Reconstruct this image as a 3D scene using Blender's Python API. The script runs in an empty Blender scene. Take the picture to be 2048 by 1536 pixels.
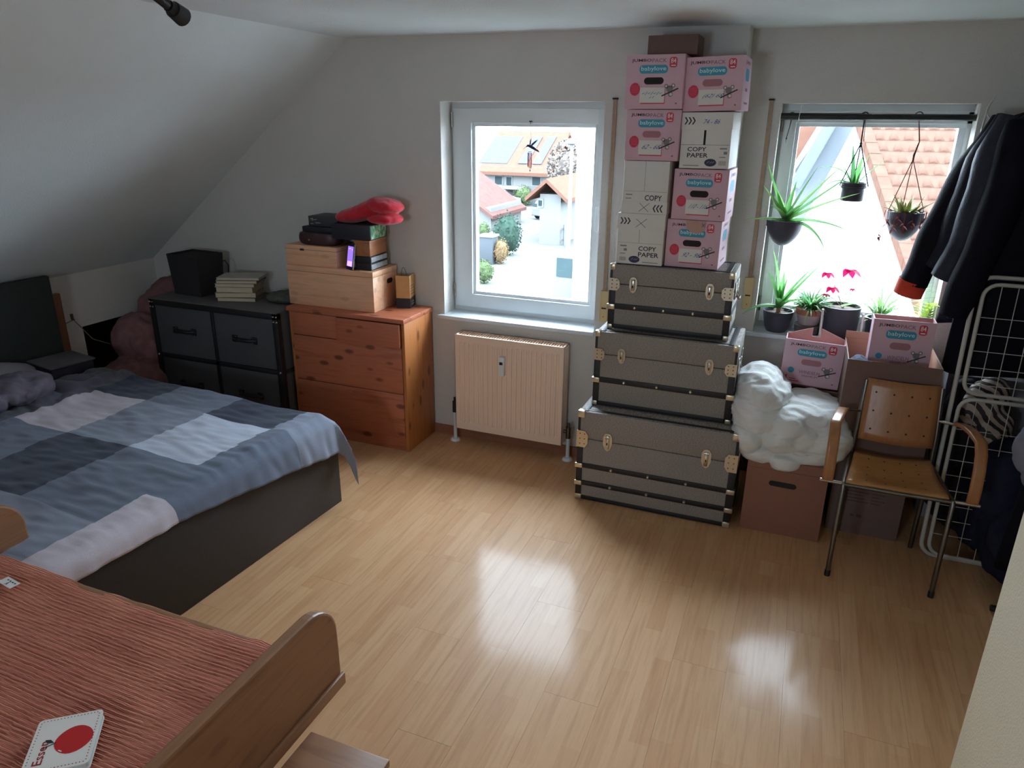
import bpy, bmesh, math, random
from mathutils import Vector, Matrix
import numpy as np
random.seed(7)
PI = math.pi
S = bpy.context.scene
COL = S.collection

# ------------------------------------------------------------------ camera
PPX, PPY = 1024.0, 768.0
_a = Vector((-2850 - PPX, 203 - PPY)); _b = Vector((981 - PPX, 4740 - PPY))
FPX = math.sqrt(-(_a.x * _b.x + _a.y * _b.y))
AX = -Vector((_a.x, _a.y, FPX)).normalized()
AZ = -Vector((_b.x, _b.y, FPX)).normalized()
AZ = (AZ - AX * AX.dot(AZ)).normalized()
AY = AZ.cross(AX)
CAMP = Vector((0, 0, 1.88))
cam = bpy.data.objects.new('camera', bpy.data.cameras.new('camera'))
COL.objects.link(cam)
right = Vector((AX.x, AY.x, AZ.x)); down = Vector((AX.y, AY.y, AZ.y)); fwd = Vector((AX.z, AY.z, AZ.z))
cam.matrix_world = Matrix((
    (right.x, -down.x, -fwd.x, CAMP.x), (right.y, -down.y, -fwd.y, CAMP.y),
    (right.z, -down.z, -fwd.z, CAMP.z), (0, 0, 0, 1)))
cam.data.sensor_width = 36; cam.data.lens = FPX / 2048 * 36
cam.data.clip_start = .02; cam.data.clip_end = 400
S.camera = cam

def at(px, py, x=None, y=None, z=None):
    """point of the room seen at a photo position, at a known plane"""
    d = right * (px - PPX) + down * (py - PPY) + fwd * FPX
    if y is not None: t = (y - CAMP.y) / d.y
    elif z is not None: t = (z - CAMP.z) / d.z
    else: t = (x - CAMP.x) / d.x
    return CAMP + d * t

# ------------------------------------------------------------------ light
W = bpy.data.worlds.new('overcast_sky'); S.world = W; W.use_nodes = True
W.node_tree.nodes['Background'].inputs[0].default_value = (.79, .945, 1.12, 1)
W.node_tree.nodes['Background'].inputs[1].default_value = 3.4
def portal(name, loc, sx, sz, rot):
    l = bpy.data.lights.new(name, 'AREA'); l.shape = 'RECTANGLE'; l.size = sx; l.size_y = sz
    l.cycles.is_portal = True
    o = bpy.data.objects.new(name, l); COL.objects.link(o); o.location = loc; o.rotation_euler = rot
portal('daylight_portal', (-1.48, 4.25, 1.38), 1.0, 1.25, (-PI / 2, 0, 0))
portal('daylight_portal', (.245, 4.48, 1.4), .95, 1.2, (-PI / 2, 0, 0))
portal('daylight_portal', (-1.2, -2.05, 1.45), .8, .74, (PI / 2, 0, 0))  # sky light through the unseen window added for fill
S.view_settings.view_transform = 'Standard'; S.view_settings.look = 'None'
S.view_settings.gamma = 1; S.view_settings.use_curve_mapping = False
S.view_settings.exposure = 3.28
S.cycles.use_denoising = True
S.cycles.max_bounces = 10; S.cycles.diffuse_bounces = 6; S.cycles.transparent_max_bounces = 16
S.cycles.caustics_reflective = False; S.cycles.caustics_refractive = False
S.cycles.sample_clamp_indirect = 6

# ------------------------------------------------------------------ materials
def srgb(*c):
    return tuple(((v / 255) / 12.92 if v / 255 < .04045 else ((v / 255 + .055) / 1.055) ** 2.4) for v in c)
MATS = {}
def nodes(name):
    m = bpy.data.materials.new(name); m.use_nodes = True
    nt = m.node_tree; b = nt.nodes['Principled BSDF']
    return m, nt, b
def setin(b, **k):
    for n, v in k.items():
        n = {'rough': 'Roughness', 'metal': 'Metallic', 'spec': 'Specular IOR Level', 'coat': 'Coat Weight', 'sheen': 'Sheen Weight',
             'coat_rough': 'Coat Roughness', 'trans': 'Transmission Weight'}[n]
        b.inputs[n].default_value = v
def coords(nt, scale=(1, 1, 1), kind='Object'):
    tc = nt.nodes.new('ShaderNodeTexCoord'); mp = nt.nodes.new('ShaderNodeMapping')
    mp.inputs['Scale'].default_value = scale
    nt.links.new(tc.outputs[kind], mp.inputs[0]); return mp.outputs[0]
def noise(nt, vec, scale, detail=4, rough=.55):
    n = nt.nodes.new('ShaderNodeTexNoise'); n.inputs['Scale'].default_value = scale
    n.inputs['Detail'].default_value = detail; n.inputs['Roughness'].default_value = rough
    nt.links.new(vec, n.inputs['Vector']); return n.outputs['Fac']
def ramp(nt, fac, stops):
    r = nt.nodes.new('ShaderNodeValToRGB'); e = r.color_ramp.elements
    while len(e) < len(stops): e.new(.5)
    for k, (p, c) in enumerate(stops):
        e[k].position = p; e[k].color = (*c, 1)
    nt.links.new(fac, r.inputs[0]); return r.outputs[0]
def bump(nt, b, h, strength, dist=.01):
    n = nt.nodes.new('ShaderNodeBump'); n.inputs['Strength'].default_value = strength; n.inputs['Distance'].default_value = dist
    nt.links.new(h, n.inputs['Height']); nt.links.new(n.outputs[0], b.inputs['Normal'])
def sc(c, k): return tuple(min(1, v * k) for v in c)
def plain(name, col, rough=.6, var=.08, scale=30, stretch=(1, 1, 1), bmp=0, bscale=None, **k):
    if name in MATS: return MATS[name]
    m, nt, b = nodes(name); setin(b, rough=rough, **k)
    v = coords(nt, stretch); f = noise(nt, v, scale)
    c = ramp(nt, f, [(.3, sc(col, 1 - var)), (.7, sc(col, 1 + var))]); nt.links.new(c, b.inputs['Base Color'])
    if bmp:
        h = noise(nt, v, bscale or scale * 3, 3); bump(nt, b, h, bmp)
    MATS[name] = m; return m
def mixrgb(nt, f, a, b, mode='MIX'):
    n = nt.nodes.new('ShaderNodeMix'); n.data_type = 'RGBA'; n.blend_type = mode
    for s, v in ((0, f), (6, a), (7, b)):
        if hasattr(v, 'node'): nt.links.new(v, n.inputs[s])
        elif isinstance(v, tuple): n.inputs[s].default_value = (*v, 1)
        else: n.inputs[s].default_value = v
    return n.outputs[2]
def wood(name, light, dark, axis='x', rough=.45, knots=.5, **k):
    """pine with grain along one axis and scattered knots"""
    if name in MATS: return MATS[name]
    m, nt, b = nodes(name); setin(b, rough=rough, **k)
    st = {'x': (1.2, 14, 14), 'y': (14, 1.2, 14), 'z': (14, 14, 1.2)}[axis]
    ks = {'x': (4, 9, 9), 'y': (9, 4, 9), 'z': (9, 9, 4)}[axis]
    v = coords(nt, st); f = noise(nt, v, 1.6, 6, .6)
    c = ramp(nt, f, [(.28, dark), (.48, light), (.6, sc(light, .86)), (.75, sc(light, 1.08))])
    v2 = coords(nt, ks); vo = nt.nodes.new('ShaderNodeTexVoronoi'); vo.inputs['Scale'].default_value = 1.5
    nt.links.new(v2, vo.inputs['Vector'])
    kc = ramp(nt, vo.outputs['Distance'], [(.0, (.6, .6, .6)), (.16, (.5, .5, .5)), (.25, (0, 0, 0))])
    kk = nt.nodes.new('ShaderNodeMath'); kk.operation = 'MULTIPLY'; kk.inputs[1].default_value = knots * 1.7
    nt.links.new(kc, kk.inputs[0])
    c2 = mixrgb(nt, kk.outputs[0], c, sc(dark, .28)); nt.links.new(c2, b.inputs['Base Color'])
    bump(nt, b, f, .08, .004); MATS[name] = m; return m
def emis(name, col, st):
    if name in MATS: return MATS[name]
    m, nt, b = nodes(name); b.inputs['Base Color'].default_value = (*col, 1); b.inputs['Emission Color'].default_value = (*col, 1)
    b.inputs['Emission Strength'].default_value = st; MATS[name] = m; return m
def glass():
    if 'pane_glass' in MATS: return MATS['pane_glass']
    m, nt, b = nodes('pane_glass'); nt.nodes.remove(b)
    t = nt.nodes.new('ShaderNodeBsdfTransparent'); g = nt.nodes.new('ShaderNodeBsdfGlossy'); g.inputs['Roughness'].default_value = .02
    t.inputs[0].default_value = (.97, .985, .98, 1)
    lf = nt.nodes.new('ShaderNodeLayerWeight'); lf.inputs[0].default_value = .5
    pw = nt.nodes.new('ShaderNodeMath'); pw.operation = 'POWER'; pw.inputs[1].default_value = 5; nt.links.new(lf.outputs['Facing'], pw.inputs[0])
    lw = nt.nodes.new('ShaderNodeMath'); lw.operation = 'MULTIPLY_ADD'; lw.inputs[1].default_value = .6; lw.inputs[2].default_value = .03; nt.links.new(pw.outputs[0], lw.inputs[0])
    mx = nt.nodes.new('ShaderNodeMixShader')
    nt.links.new(lw.outputs[0], mx.inputs[0]); nt.links.new(t.outputs[0], mx.inputs[1]); nt.links.new(g.outputs[0], mx.inputs[2])
    nt.links.new(mx.outputs[0], nt.nodes['Material Output'].inputs[0]); MATS['pane_glass'] = m; return m
def floor_mat():
    m, nt, b = nodes('laminate'); setin(b, rough=.5, spec=.2, coat=.18, coat_rough=.13)
    v = coords(nt, (1, 1, 1)); oi = nt.nodes.new('ShaderNodeObjectInfo')
    # three printed strips per plank, staves of differing tone
    add = nt.nodes.new('ShaderNodeVectorMath'); add.operation = 'ADD'
    cmb = nt.nodes.new('ShaderNodeCombineXYZ'); mul = nt.nodes.new('ShaderNodeMath'); mul.operation = 'MULTIPLY'; mul.inputs[1].default_value = 37
    nt.links.new(oi.outputs['Random'], mul.inputs[0]); nt.links.new(mul.outputs[0], cmb.inputs[1]); nt.links.new(mul.outputs[0], cmb.inputs[2])
    nt.links.new(v, add.inputs[0]); nt.links.new(cmb.outputs[0], add.inputs[1])
    sep = nt.nodes.new('ShaderNodeSeparateXYZ'); nt.links.new(add.outputs[0], sep.inputs[0])
    def mth(op, a, bb=None):
        n = nt.nodes.new('ShaderNodeMath'); n.operation = op
        for q, val in enumerate((a, bb)):
            if val is None: continue
            if hasattr(val, 'node'): nt.links.new(val, n.inputs[q])
            else: n.inputs[q].default_value = val
        return n.outputs[0]
    ix = mth('FLOOR', mth('DIVIDE', mth('ADD', sep.outputs[0], .0975), .065))
    iy = mth('FLOOR', mth('ADD', mth('DIVIDE', sep.outputs[1], .42), mth('MULTIPLY', ix, .37)))
    c3 = nt.nodes.new('ShaderNodeCombineXYZ'); nt.links.new(ix, c3.inputs[0]); nt.links.new(iy, c3.inputs[1]); nt.links.new(mul.outputs[0], c3.inputs[2])
    wn = nt.nodes.new('ShaderNodeTexWhiteNoise'); nt.links.new(c3.outputs[0], wn.inputs[0])
    mp = nt.nodes.new('ShaderNodeMapping'); mp.inputs['Scale'].default_value = (60, 3.2, 1); nt.links.new(add.outputs[0], mp.inputs[0])
    g = noise(nt, mp.outputs[0], 1, 5, .6)
    base = ramp(nt, wn.outputs['Value'], [(0, srgb(206, 157, 113)), (.5, srgb(210, 163, 119)), (1, srgb(214, 169, 126))])
    gr = ramp(nt, g, [(.3, (.84, .8, .74)), (.55, (1, 1, 1)), (.8, (.93, .9, .86))])
    c = mixrgb(nt, 1.0, base, gr, 'MULTIPLY'); nt.links.new(c, b.inputs['Base Color'])
    bump(nt, b, g, .012, .001); return m

white_wall = plain('wall_paint', srgb(208, 204, 199), .85, .02, 4, bmp=.35, bscale=160)
ceil_paint = plain('ceiling_paint', srgb(224, 230, 230), .85, .02, 4, bmp=.3, bscale=160)
pvc = plain('white_pvc', srgb(222, 226, 228), .35, .01, 5)
marble = plain('marble', srgb(212, 218, 222), .25, .1, 9, (1, 3.5, 1))
cream = plain('cream_plastic', srgb(214, 190, 138), .45, .03, 8)
strapm = plain('strap_weave', srgb(166, 142, 118), .8, .1, 60)
rad_white = plain('radiator_enamel', srgb(244, 216, 194), .4, .015, 4)
dark_slot = plain('dark_slot', srgb(36, 33, 32), .8, .1, 20)
black = plain('black_plastic', srgb(24, 23, 25), .45, .1, 20)
chrome = plain('chrome', srgb(196, 194, 190), .22, .03, 10, metal=1)
steel_dark = plain('steel_tube', srgb(120, 116, 112), .3, .05, 10, metal=1)
brass = plain('nickel', srgb(206, 194, 170), .3, .05, 10, metal=.85)
pineX = wood('pine_x', srgb(188, 110, 78), srgb(150, 78, 50), 'x', knots=.8); pineZ = wood('pine_z', srgb(188, 118, 64), srgb(150, 82, 40), 'z', knots=.8)
pineLX = wood('pine_light_x', srgb(238, 184, 146), srgb(206, 150, 112), 'x', knots=.3)
pineLY = wood('pine_light_y', srgb(222, 174, 130), srgb(190, 138, 96), 'y', knots=.3)
pineBY = wood('pine_bed_y', srgb(146, 102, 70), srgb(118, 78, 50), 'y', knots=.3); pineBX = wood('pine_bed_x', srgb(146, 102, 70), srgb(118, 78, 50), 'x', knots=.4)
ply = wood('beech_ply', srgb(170, 116, 74), srgb(150, 98, 60), 'z', rough=.32, knots=0)
plyx = wood('beech_ply_x', srgb(196, 140, 84), srgb(176, 120, 68), 'x', rough=.32, knots=0)
tweed = plain('tweed_vinyl', srgb(148, 140, 134), .75, .4, 150, (1, .25, 2.2), bmp=.25, bscale=300)
tweed2 = plain('dark_tweed', srgb(78, 78, 82), .75, .25, 260, (1, .25, 2.2), bmp=.25, bscale=300)
leather = plain('black_leather', srgb(30, 28, 30), .5, .15, 40)
kraft = plain('kraft_card', srgb(146, 100, 82), .8, .04, 30)
kraft_dark = plain('kraft_card_brown', srgb(116, 90, 82), .8, .04, 30)
kraft_in = plain('kraft_inside', srgb(176, 132, 108), .8, .04, 30)
pink = plain('pink_card', srgb(212, 174, 186), .6, .02, 20)
pink_in = plain('pink_card_inside', srgb(196, 148, 138), .8, .04, 20)
white_card = plain('white_card', srgb(222, 218, 212), .6, .02, 20)
ink = plain('ink_dark', srgb(58, 34, 52), .6, .02, 20)
ink_lt = plain('ink_mauve', srgb(134, 84, 108), .6, .02, 20)
ink_k = plain('ink_black', srgb(44, 42, 50), .6, .02, 20)
ink_g = plain('ink_grey', srgb(140, 136, 136), .6, .02, 20)
pen = plain('pen_blue', srgb(70, 90, 160), .6, .02, 20)
teal = plain('teal_print', srgb(52, 148, 176), .55, .03, 20)
pale_print = plain('pale_print', srgb(206, 228, 226), .55, .02, 20)
red_print = plain('red_print', srgb(206, 40, 70), .55, .03, 20)
paper = plain('paper_label', srgb(222, 218, 212), .7, .02, 20)
koala_g = plain('print_grey', srgb(128, 122, 120), .6, .05, 20)
navy_ell = plain('navy_print', srgb(52, 50, 84), .6, .3, 60)

# ------------------------------------------------------------------ mesh helpers
class MB:
    def __init__(s): s.v = []; s.f = []; s.m = []; s.mi = 0
    def add(s, vs, fs):
        o = len(s.v); s.v += [tuple(p) for p in vs]; s.f += [tuple(o + i for i in f) for f in fs]; s.m += [s.mi] * len(fs); return s
    def box(s, x0, x1, y0, y1, z0, z1, ch=0, M=None):
        if ch:
            bm = bmesh.new(); bmesh.ops.create_cube(bm, size=1)
            for v in bm.verts: v.co = Vector((x0 + (v.co.x + .5) * (x1 - x0), y0 + (v.co.y + .5) * (y1 - y0), z0 + (v.co.z + .5) * (z1 - z0)))
            bmesh.ops.bevel(bm, geom=bm.edges[:], offset=ch, segments=2, profile=.5, affect='EDGES')
            bm.verts.index_update(); vs = [v.co.copy() for v in bm.verts]; fs = [[v.index for v in f.verts] for f in bm.faces]; bm.free()
        else:
            vs = [Vector((x, y, z)) for x in (x0, x1) for y in (y0, y1) for z in (z0, z1)]
            fs = [(0, 1, 3, 2), (4, 6, 7, 5), (0, 4, 5, 1), (2, 3, 7, 6), (0, 2, 6, 4), (1, 5, 7, 3)]
        if M: vs = [M @ v for v in vs]
        return s.add(vs, fs)
    def tube(s, pts, r, n=8, cap=True, closed=False):
        pts = [Vector(p) for p in pts]; k = len(pts); rs = r if isinstance(r, (list, tuple)) else [r] * k
        vs = []; up = None
        for i, p in enumerate(pts):
            t = (pts[(i + 1) % k] - pts[i - 1]) if closed or 0 < i < k - 1 else (pts[1] - p if i == 0 else p - pts[i - 1])
            if t.length < 1e-9: t = Vector((0, 0, 1))
            t.normalize()
            if up is None: up = t.orthogonal().normalized()
            up = (up - t * up.dot(t)); up = up.normalized() if up.length > 1e-6 else t.orthogonal().normalized()
            w = t.cross(up)
            for j in range(n):
                a = 2 * PI * j / n; vs.append(p + (up * math.cos(a) + w * math.sin(a)) * rs[i])
        fs = []
        for i in range(k if closed else k - 1):
            for j in range(n):
                a = i * n + j; b = i * n + (j + 1) % n; i2 = (i + 1) % k
                fs.append((a, b, i2 * n + (j + 1) % n, i2 * n + j))
        if cap and not closed: fs += [tuple(range(n - 1, -1, -1)), tuple((k - 1) * n + j for j in range(n))]
        return s.add(vs, fs)
    def lathe(s, prof, c=(0, 0, 0), n=24, M=None):
        c = Vector(c); vs = []; fs = []
        for r, z in prof:
            for j in range(n):
                a = 2 * PI * j / n; vs.append(c + Vector((r * math.cos(a), r * math.sin(a), z)))
        for i in range(len(prof) - 1):
            for j in range(n):
                fs.append((i * n + j, i * n + (j + 1) % n, (i + 1) * n + (j + 1) % n, (i + 1) * n + j))
        if M: vs = [M @ v for v in vs]
        return s.add(vs, fs)
    def prism(s, poly, lo, hi, axis='y', M=None):
        """extrude a 2D outline: axis y: (x,z); x: (y,z); z: (x,y)"""
        n = len(poly); mk = {'y': lambda a, b, t: (a, t, b), 'x': lambda a, b, t: (t, a, b), 'z': lambda a, b, t: (a, b, t)}[axis]
        vs = [Vector(mk(a, b, lo)) for a, b in poly] + [Vector(mk(a, b, hi)) for a, b in poly]
        if M: vs = [M @ v for v in vs]
        return s.add(vs, [tuple(range(n)), tuple(range(2 * n - 1, n - 1, -1))] + [(i, n + i, n + (i + 1) % n, (i + 1) % n) for i in range(n)])
    def grid(s, fn, nu, nv):
        vs = [fn(i / nu, j / nv) for j in range(nv + 1) for i in range(nu + 1)]
        return s.add(vs, [(j * (nu + 1) + i, j * (nu + 1) + i + 1, (j + 1) * (nu + 1) + i + 1, (j + 1) * (nu + 1) + i) for j in range(nv) for i in range(nu)])
    def build(s, name, mats, parent=None, smooth=False, label=None, cat=None, group=None, kind=None, loc=None, norm=True):
        me = bpy.data.meshes.new(name); me.from_pydata(s.v, [], s.f)
        for m in (mats if isinstance(mats, (list, tuple)) else [mats]): me.materials.append(m)
        me.polygons.foreach_set('material_index', s.m)
        if norm:
            bm = bmesh.new(); bm.from_mesh(me); bmesh.ops.recalc_face_normals(bm, faces=bm.faces[:]); bm.to_mesh(me); bm.free()
        if smooth:
            me.polygons.foreach_set('use_smooth', [True] * len(me.polygons))
            if smooth != 'all': me.set_sharp_from_angle(angle=math.radians(38))
        me.update(); return link(name, me, parent, label, cat, group, kind, loc)
def link(name, me, parent=None, label=None, cat=None, group=None, kind=None, loc=None):
    o = bpy.data.objects.new(name, me); COL.objects.link(o)
    if parent: o.parent = parent
    if loc: o.location = loc
    return tag(o, label, cat, group, kind)
def tag(o, label=None, cat=None, group=None, kind=None):
    for k, v in (('label', label), ('category', cat), ('group', group), ('kind', kind)):
        if v: o[k] = v
    return o
def thing(name, label, cat, loc=(0, 0, 0), rz=0, group=None, kind=None):
    o = bpy.data.objects.new(name, None); COL.objects.link(o); o.location = loc; o.rotation_euler = (0, 0, rz); o.empty_display_size = .05
    return tag(o, label, cat, group, kind)
def B(name, mat, parent, *boxes, ch=0, smooth=None, **k):
    m = MB()
    for b in boxes: m.box(*b, ch=ch)
    return m.build(name, mat, parent, smooth=(bool(ch) if smooth is None else smooth), **k)
TXT = {}
def text_geo(s, bold=0):
    key = (s, bold)
    if key in TXT: return TXT[key]
    cu = bpy.data.curves.new('t', 'FONT'); cu.body = s; cu.resolution_u = 2; cu.offset = bold
    o = bpy.data.objects.new('t', cu); COL.objects.link(o)
    dg = bpy.context.evaluated_depsgraph_get(); me = bpy.data.meshes.new_from_object(o.evaluated_get(dg))
    v = [tuple(p.co) for p in me.vertices]; f = [tuple(p.vertices) for p in me.polygons]
    bpy.data.objects.remove(o); bpy.data.curves.remove(cu); bpy.data.meshes.remove(me)
    TXT[key] = (v, f); return v, f
class Art(MB):
    """flat print on a surface: 2D in (u right, v up), put in place by a matrix"""
    def __init__(s, M): super().__init__(); s.M = M; s.lay = 0
    def P(s, u, v): return s.M @ Vector((u, v, s.lay * .0004 + .0008))
    def poly(s, pts):
        s.add([s.P(*p) for p in pts], [tuple(range(len(pts)))]); return s
    def rect(s, u0, u1, v0, v1): return s.poly([(u0, v0), (u1, v0), (u1, v1), (u0, v1)])
    def ell(s, u, v, ru, rv, n=20): return s.poly([(u + ru * math.cos(2 * PI * k / n), v + rv * math.sin(2 * PI * k / n)) for k in range(n)])
    def pill(s, u0, u1, v0, v1, r=None, n=6):
        r = r or (v1 - v0) / 2; p = []
        for cu, cv, a0 in ((u1 - r, v1 - r, 0), (u0 + r, v1 - r, PI / 2), (u0 + r, v0 + r, PI), (u1 - r, v0 + r, 1.5 * PI)):
            p += [(cu + r * math.cos(a0 + PI / 2 * k / n), cv + r * math.sin(a0 + PI / 2 * k / n)) for k in range(n + 1)]
        return s.poly(p)
    def line(s, u0, v0, u1, v1, w):
        d = Vector((u1 - u0, v1 - v0)).normalized(); q = Vector((-d.y, d.x)) * w / 2
        return s.poly([(u0 + q.x, v0 + q.y), (u0 - q.x, v0 - q.y), (u1 - q.x, v1 - q.y), (u1 + q.x, v1 + q.y)])
    def text(s, t, u0, u1, v0, v1, bold=0, slant=0):
        v, f = text_geo(t, bold); xs = [p[0] for p in v]; ys = [p[1] for p in v]
        a, b, c, d = min(xs), max(xs), min(ys), max(ys)
        s.add([s.P(u0 + (p[0] - a) / (b - a) * (u1 - u0) + slant * (p[1] - c), v0 + (p[1] - c) / (d - c) * (v1 - v0)) for p in v], f); return s
def front_M(x0, y, z0):   # art plane facing -y with u along +x, v along z
    return Matrix(((1, 0, 0, x0), (0, 0, -1, y), (0, 1, 0, z0), (0, 0, 0, 1)))
def right_M(x, y0, z0):   # facing +x, u along +y
    return Matrix(((0, 0, 1, x), (1, 0, 0, y0), (0, 1, 0, z0), (0, 0, 0, 1)))
def leafm(name, col, var=.15, scale=14, amt=.55):
    m = plain(name, col, .5, var, scale); nt = m.node_tree; b = nt.nodes['Principled BSDF']
    t = nt.nodes.new('ShaderNodeBsdfTranslucent'); mx = nt.nodes.new('ShaderNodeMixShader'); mx.inputs[0].default_value = amt
    nt.links.new(b.inputs['Base Color'].links[0].from_socket, t.inputs[0])
    nt.links.new(b.outputs[0], mx.inputs[1]); nt.links.new(t.outputs[0], mx.inputs[2]); nt.links.new(mx.outputs[0], nt.nodes['Material Output'].inputs[0]); return m
def bake(o):
    dg = bpy.context.evaluated_depsgraph_get(); me = bpy.data.meshes.new_from_object(o.evaluated_get(dg))
    o.modifiers.clear(); old = o.data; o.data = me; bpy.data.meshes.remove(old)
    return o
def tex(kind, scale, depth=2):
    t = bpy.data.textures.new('soft', kind); t.noise_scale = scale
    if hasattr(t, 'noise_depth'): t.noise_depth = depth
    return t
def blob(name, ells, mat, parent=None, vox=.014, smooth_it=6, disp=((.02, .1),), flat=None, ridges=(), **k):
    """soft cloth lump: merged ellipsoids, remeshed, smoothed and wrinkled"""
    bm = bmesh.new()
    for e in ells:
        c, r = e[0], e[1]; rot = e[2] if len(e) > 2 else (0, 0, 0)
        from mathutils import Euler
        M = Matrix.Translation(c) @ Euler(rot).to_matrix().to_4x4() @ Matrix.Diagonal((*r, 1))
        bmesh.ops.create_icosphere(bm, subdivisions=3, radius=1, matrix=M)
    me = bpy.data.meshes.new(name); bm.to_mesh(me); bm.free(); me.materials.append(mat)
    o = bpy.data.objects.new(name, me); COL.objects.link(o)
    r = o.modifiers.new('r', 'REMESH'); r.mode = 'VOXEL'; r.voxel_size = vox; r.use_smooth_shade = True
    s = o.modifiers.new('s', 'SMOOTH'); s.iterations = smooth_it; s.factor = .6
    for st, scl in disp:
        d = o.modifiers.new('d', 'DISPLACE'); d.texture = tex('CLOUDS', scl); d.strength = st; d.mid_level = .5; d.texture_coords = 'LOCAL'
    bake(o)
    if ridges:
        from mathutils import noise as mn
        me = o.data; me.update(); co = [v.co.copy() for v in me.vertices]; no = [v.normal.copy() for v in me.vertices]
        for v, c, n_ in zip(me.vertices, co, no):
            d = 0
            for amp, (sx, sy, sz), wp in ridges:
                q = Vector((c.x * sx, c.y * sy, c.z * sz)); q += Vector((mn.noise(c * wp), mn.noise(c * wp + Vector((9, 0, 0))), mn.noise(c * wp + Vector((0, 9, 0))))) * 1.2
                d += amp * (1 - 2 * abs(mn.noise(q)))
            v.co = c + n_ * d
        me.update()
    if flat is not None:
        for v in o.data.vertices: v.co.z = max(v.co.z, flat)
    if parent: o.parent = parent
    return tag(o, **k)
def copy_tree(o, parent=None):
    c = o.copy(); COL.objects.link(c)
    if parent: c.parent = parent
    for ch in o.children: copy_tree(ch, c)
    return c
# ------------------------------------------------------------------ the room
YW, YR, XJ, XK, ZC = 3.80, 4.00, -.35, -4.24, 2.314
XS = -2.53; ZK = .955                       # slope: from (XS, ZC) to (XK, ZK)
W1 = (-1.945, -1.012, .785, 1.985); W2 = (-.178, .668, .83, 1.982)
fl = B('floor', dark_slot, None, (XK - .1, 1.5, -2.0, 4.45, -.15, -.0095), kind='structure', label='light beech laminate floor of long planks', smooth=False)
lam = floor_mat(); PC = {}
for i in range(30):
    x = -4.33 + i * .195; y = -1.95 - (i * .47) % 1.28
    while y < 4.0:
        a, b = max(y, -1.9), min(y + 1.28, 4.02 if x > XJ - .2 else YW + .02)
        if b - a > .05:
            key = round(b - a, 2)
            if key not in PC:
                m = MB(); L = (b - a) / 2 - .0004
                m.box(-.0972, .0972, -L, L, -.009, 0); pl = m.build('plank', lam, fl, loc=(x + .0975, (a + b) / 2, 0)); PC[key] = pl.data
            else: link('plank', PC[key], fl, loc=(x + .0975, (a + b) / 2, 0))
        y += 1.28
def wall_with_hole(name, x0, x1, y0, y1, hole, zt=2.5, **k):
    a, b, c, d = hole; c -= .0215
    return B(name, white_wall, None, (x0, a, y0, y1, -.15, zt), (b, x1, y0, y1, -.15, zt), (a, b, y0, y1, -.15, c), (a, b, y0, y1, d, zt), kind='structure', smooth=False, **k)
wall_with_hole('wall_back', XK - .3, XJ, YW, 4.22, W1, label='white textured gable wall with the left window')
wall_with_hole('wall_back_recess', XJ - .001, 1.6, YR, 4.45, W2, label='white wall section set back around the right window')
B('wall_right', white_wall, None, (1.35, 1.6, 1.8, YR, -.15, 2.5), kind='structure', label='white side wall behind the hanging coats')
B('wall_partition', plain('partition_paint', srgb(206, 194, 168), .8, .02, 4, bmp=.25, bscale=160), None, (.562, 1.6, -2.0, 1.8, -.15, 2.5), kind='structure', label='cream wall corner at the right edge')
wall_with_hole('wall_front', XK - .3, .6, -2.0, -1.8, (-1.56, -.84, 1.13, 1.77), label='wall behind the viewer with an added fill light window')  # opening is cut only for the added fill light window
B('ceiling', ceil_paint, None, (XS - .02, 1.6, -2.0, 4.45, ZC, 2.5), kind='structure', label='flat white ceiling', smooth=False)
sl = MB(); k = (ZC - ZK) / (XS - XK)
sl.prism([(XS, ZC), (XK - .35, ZK - .35 * k), (XK - .35, ZK - .35 * k + .3), (XS, ZC + .3)], -2.0, 4.22, 'y').build('ceiling_slope', ceil_paint, kind='structure', label='sloping attic ceiling on the left')
HY0, HY1, HZ = 3.16, 3.70, .61              # hatch opening in the knee wall
B('wall_left', white_wall, None, (XK - .06, XK, -2.0, HY0, -.15, 1.1), (XK - .06, XK, HY1, 4.0, -.15, 1.1), (XK - .06, XK, HY0, HY1, HZ, 1.1), kind='structure', smooth=False, label='low white knee wall under the slope')
B('wall_hatch_recess', plain('raw_board', srgb(110, 84, 66), .8, .1, 10), None, (XK - .6, XK - .58, HY0 - .1, HY1 + .1, -.1, .7), (XK - .6, XK - .06, HY0 - .1, HY0 - .08, -.1, .7), (XK - .6, XK - .06, HY1 + .08, HY1 + .1, -.1, .7), (XK - .6, XK - .06, HY0 - .1, HY1 + .1, .68, .7), (XK - .6, XK - .06, HY0 - .1, HY1 + .1, -.12, -.1), kind='structure', smooth=False, label='dark open storage hatch in the knee wall')
base = plain('baseboard_wood', srgb(150, 98, 74), .5, .1, 8, (1, 8, 8))
B('baseboard_back', base, None, (-4.2, XJ, YW - .014, YW + .01, 0, .058), kind='structure', label='brown wooden baseboard below the radiator')
B('baseboard_recess', base, None, (XJ, 1.35, YR - .014, YR + .01, 0, .058), kind='structure', label='brown wooden baseboard below the right window')

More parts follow.
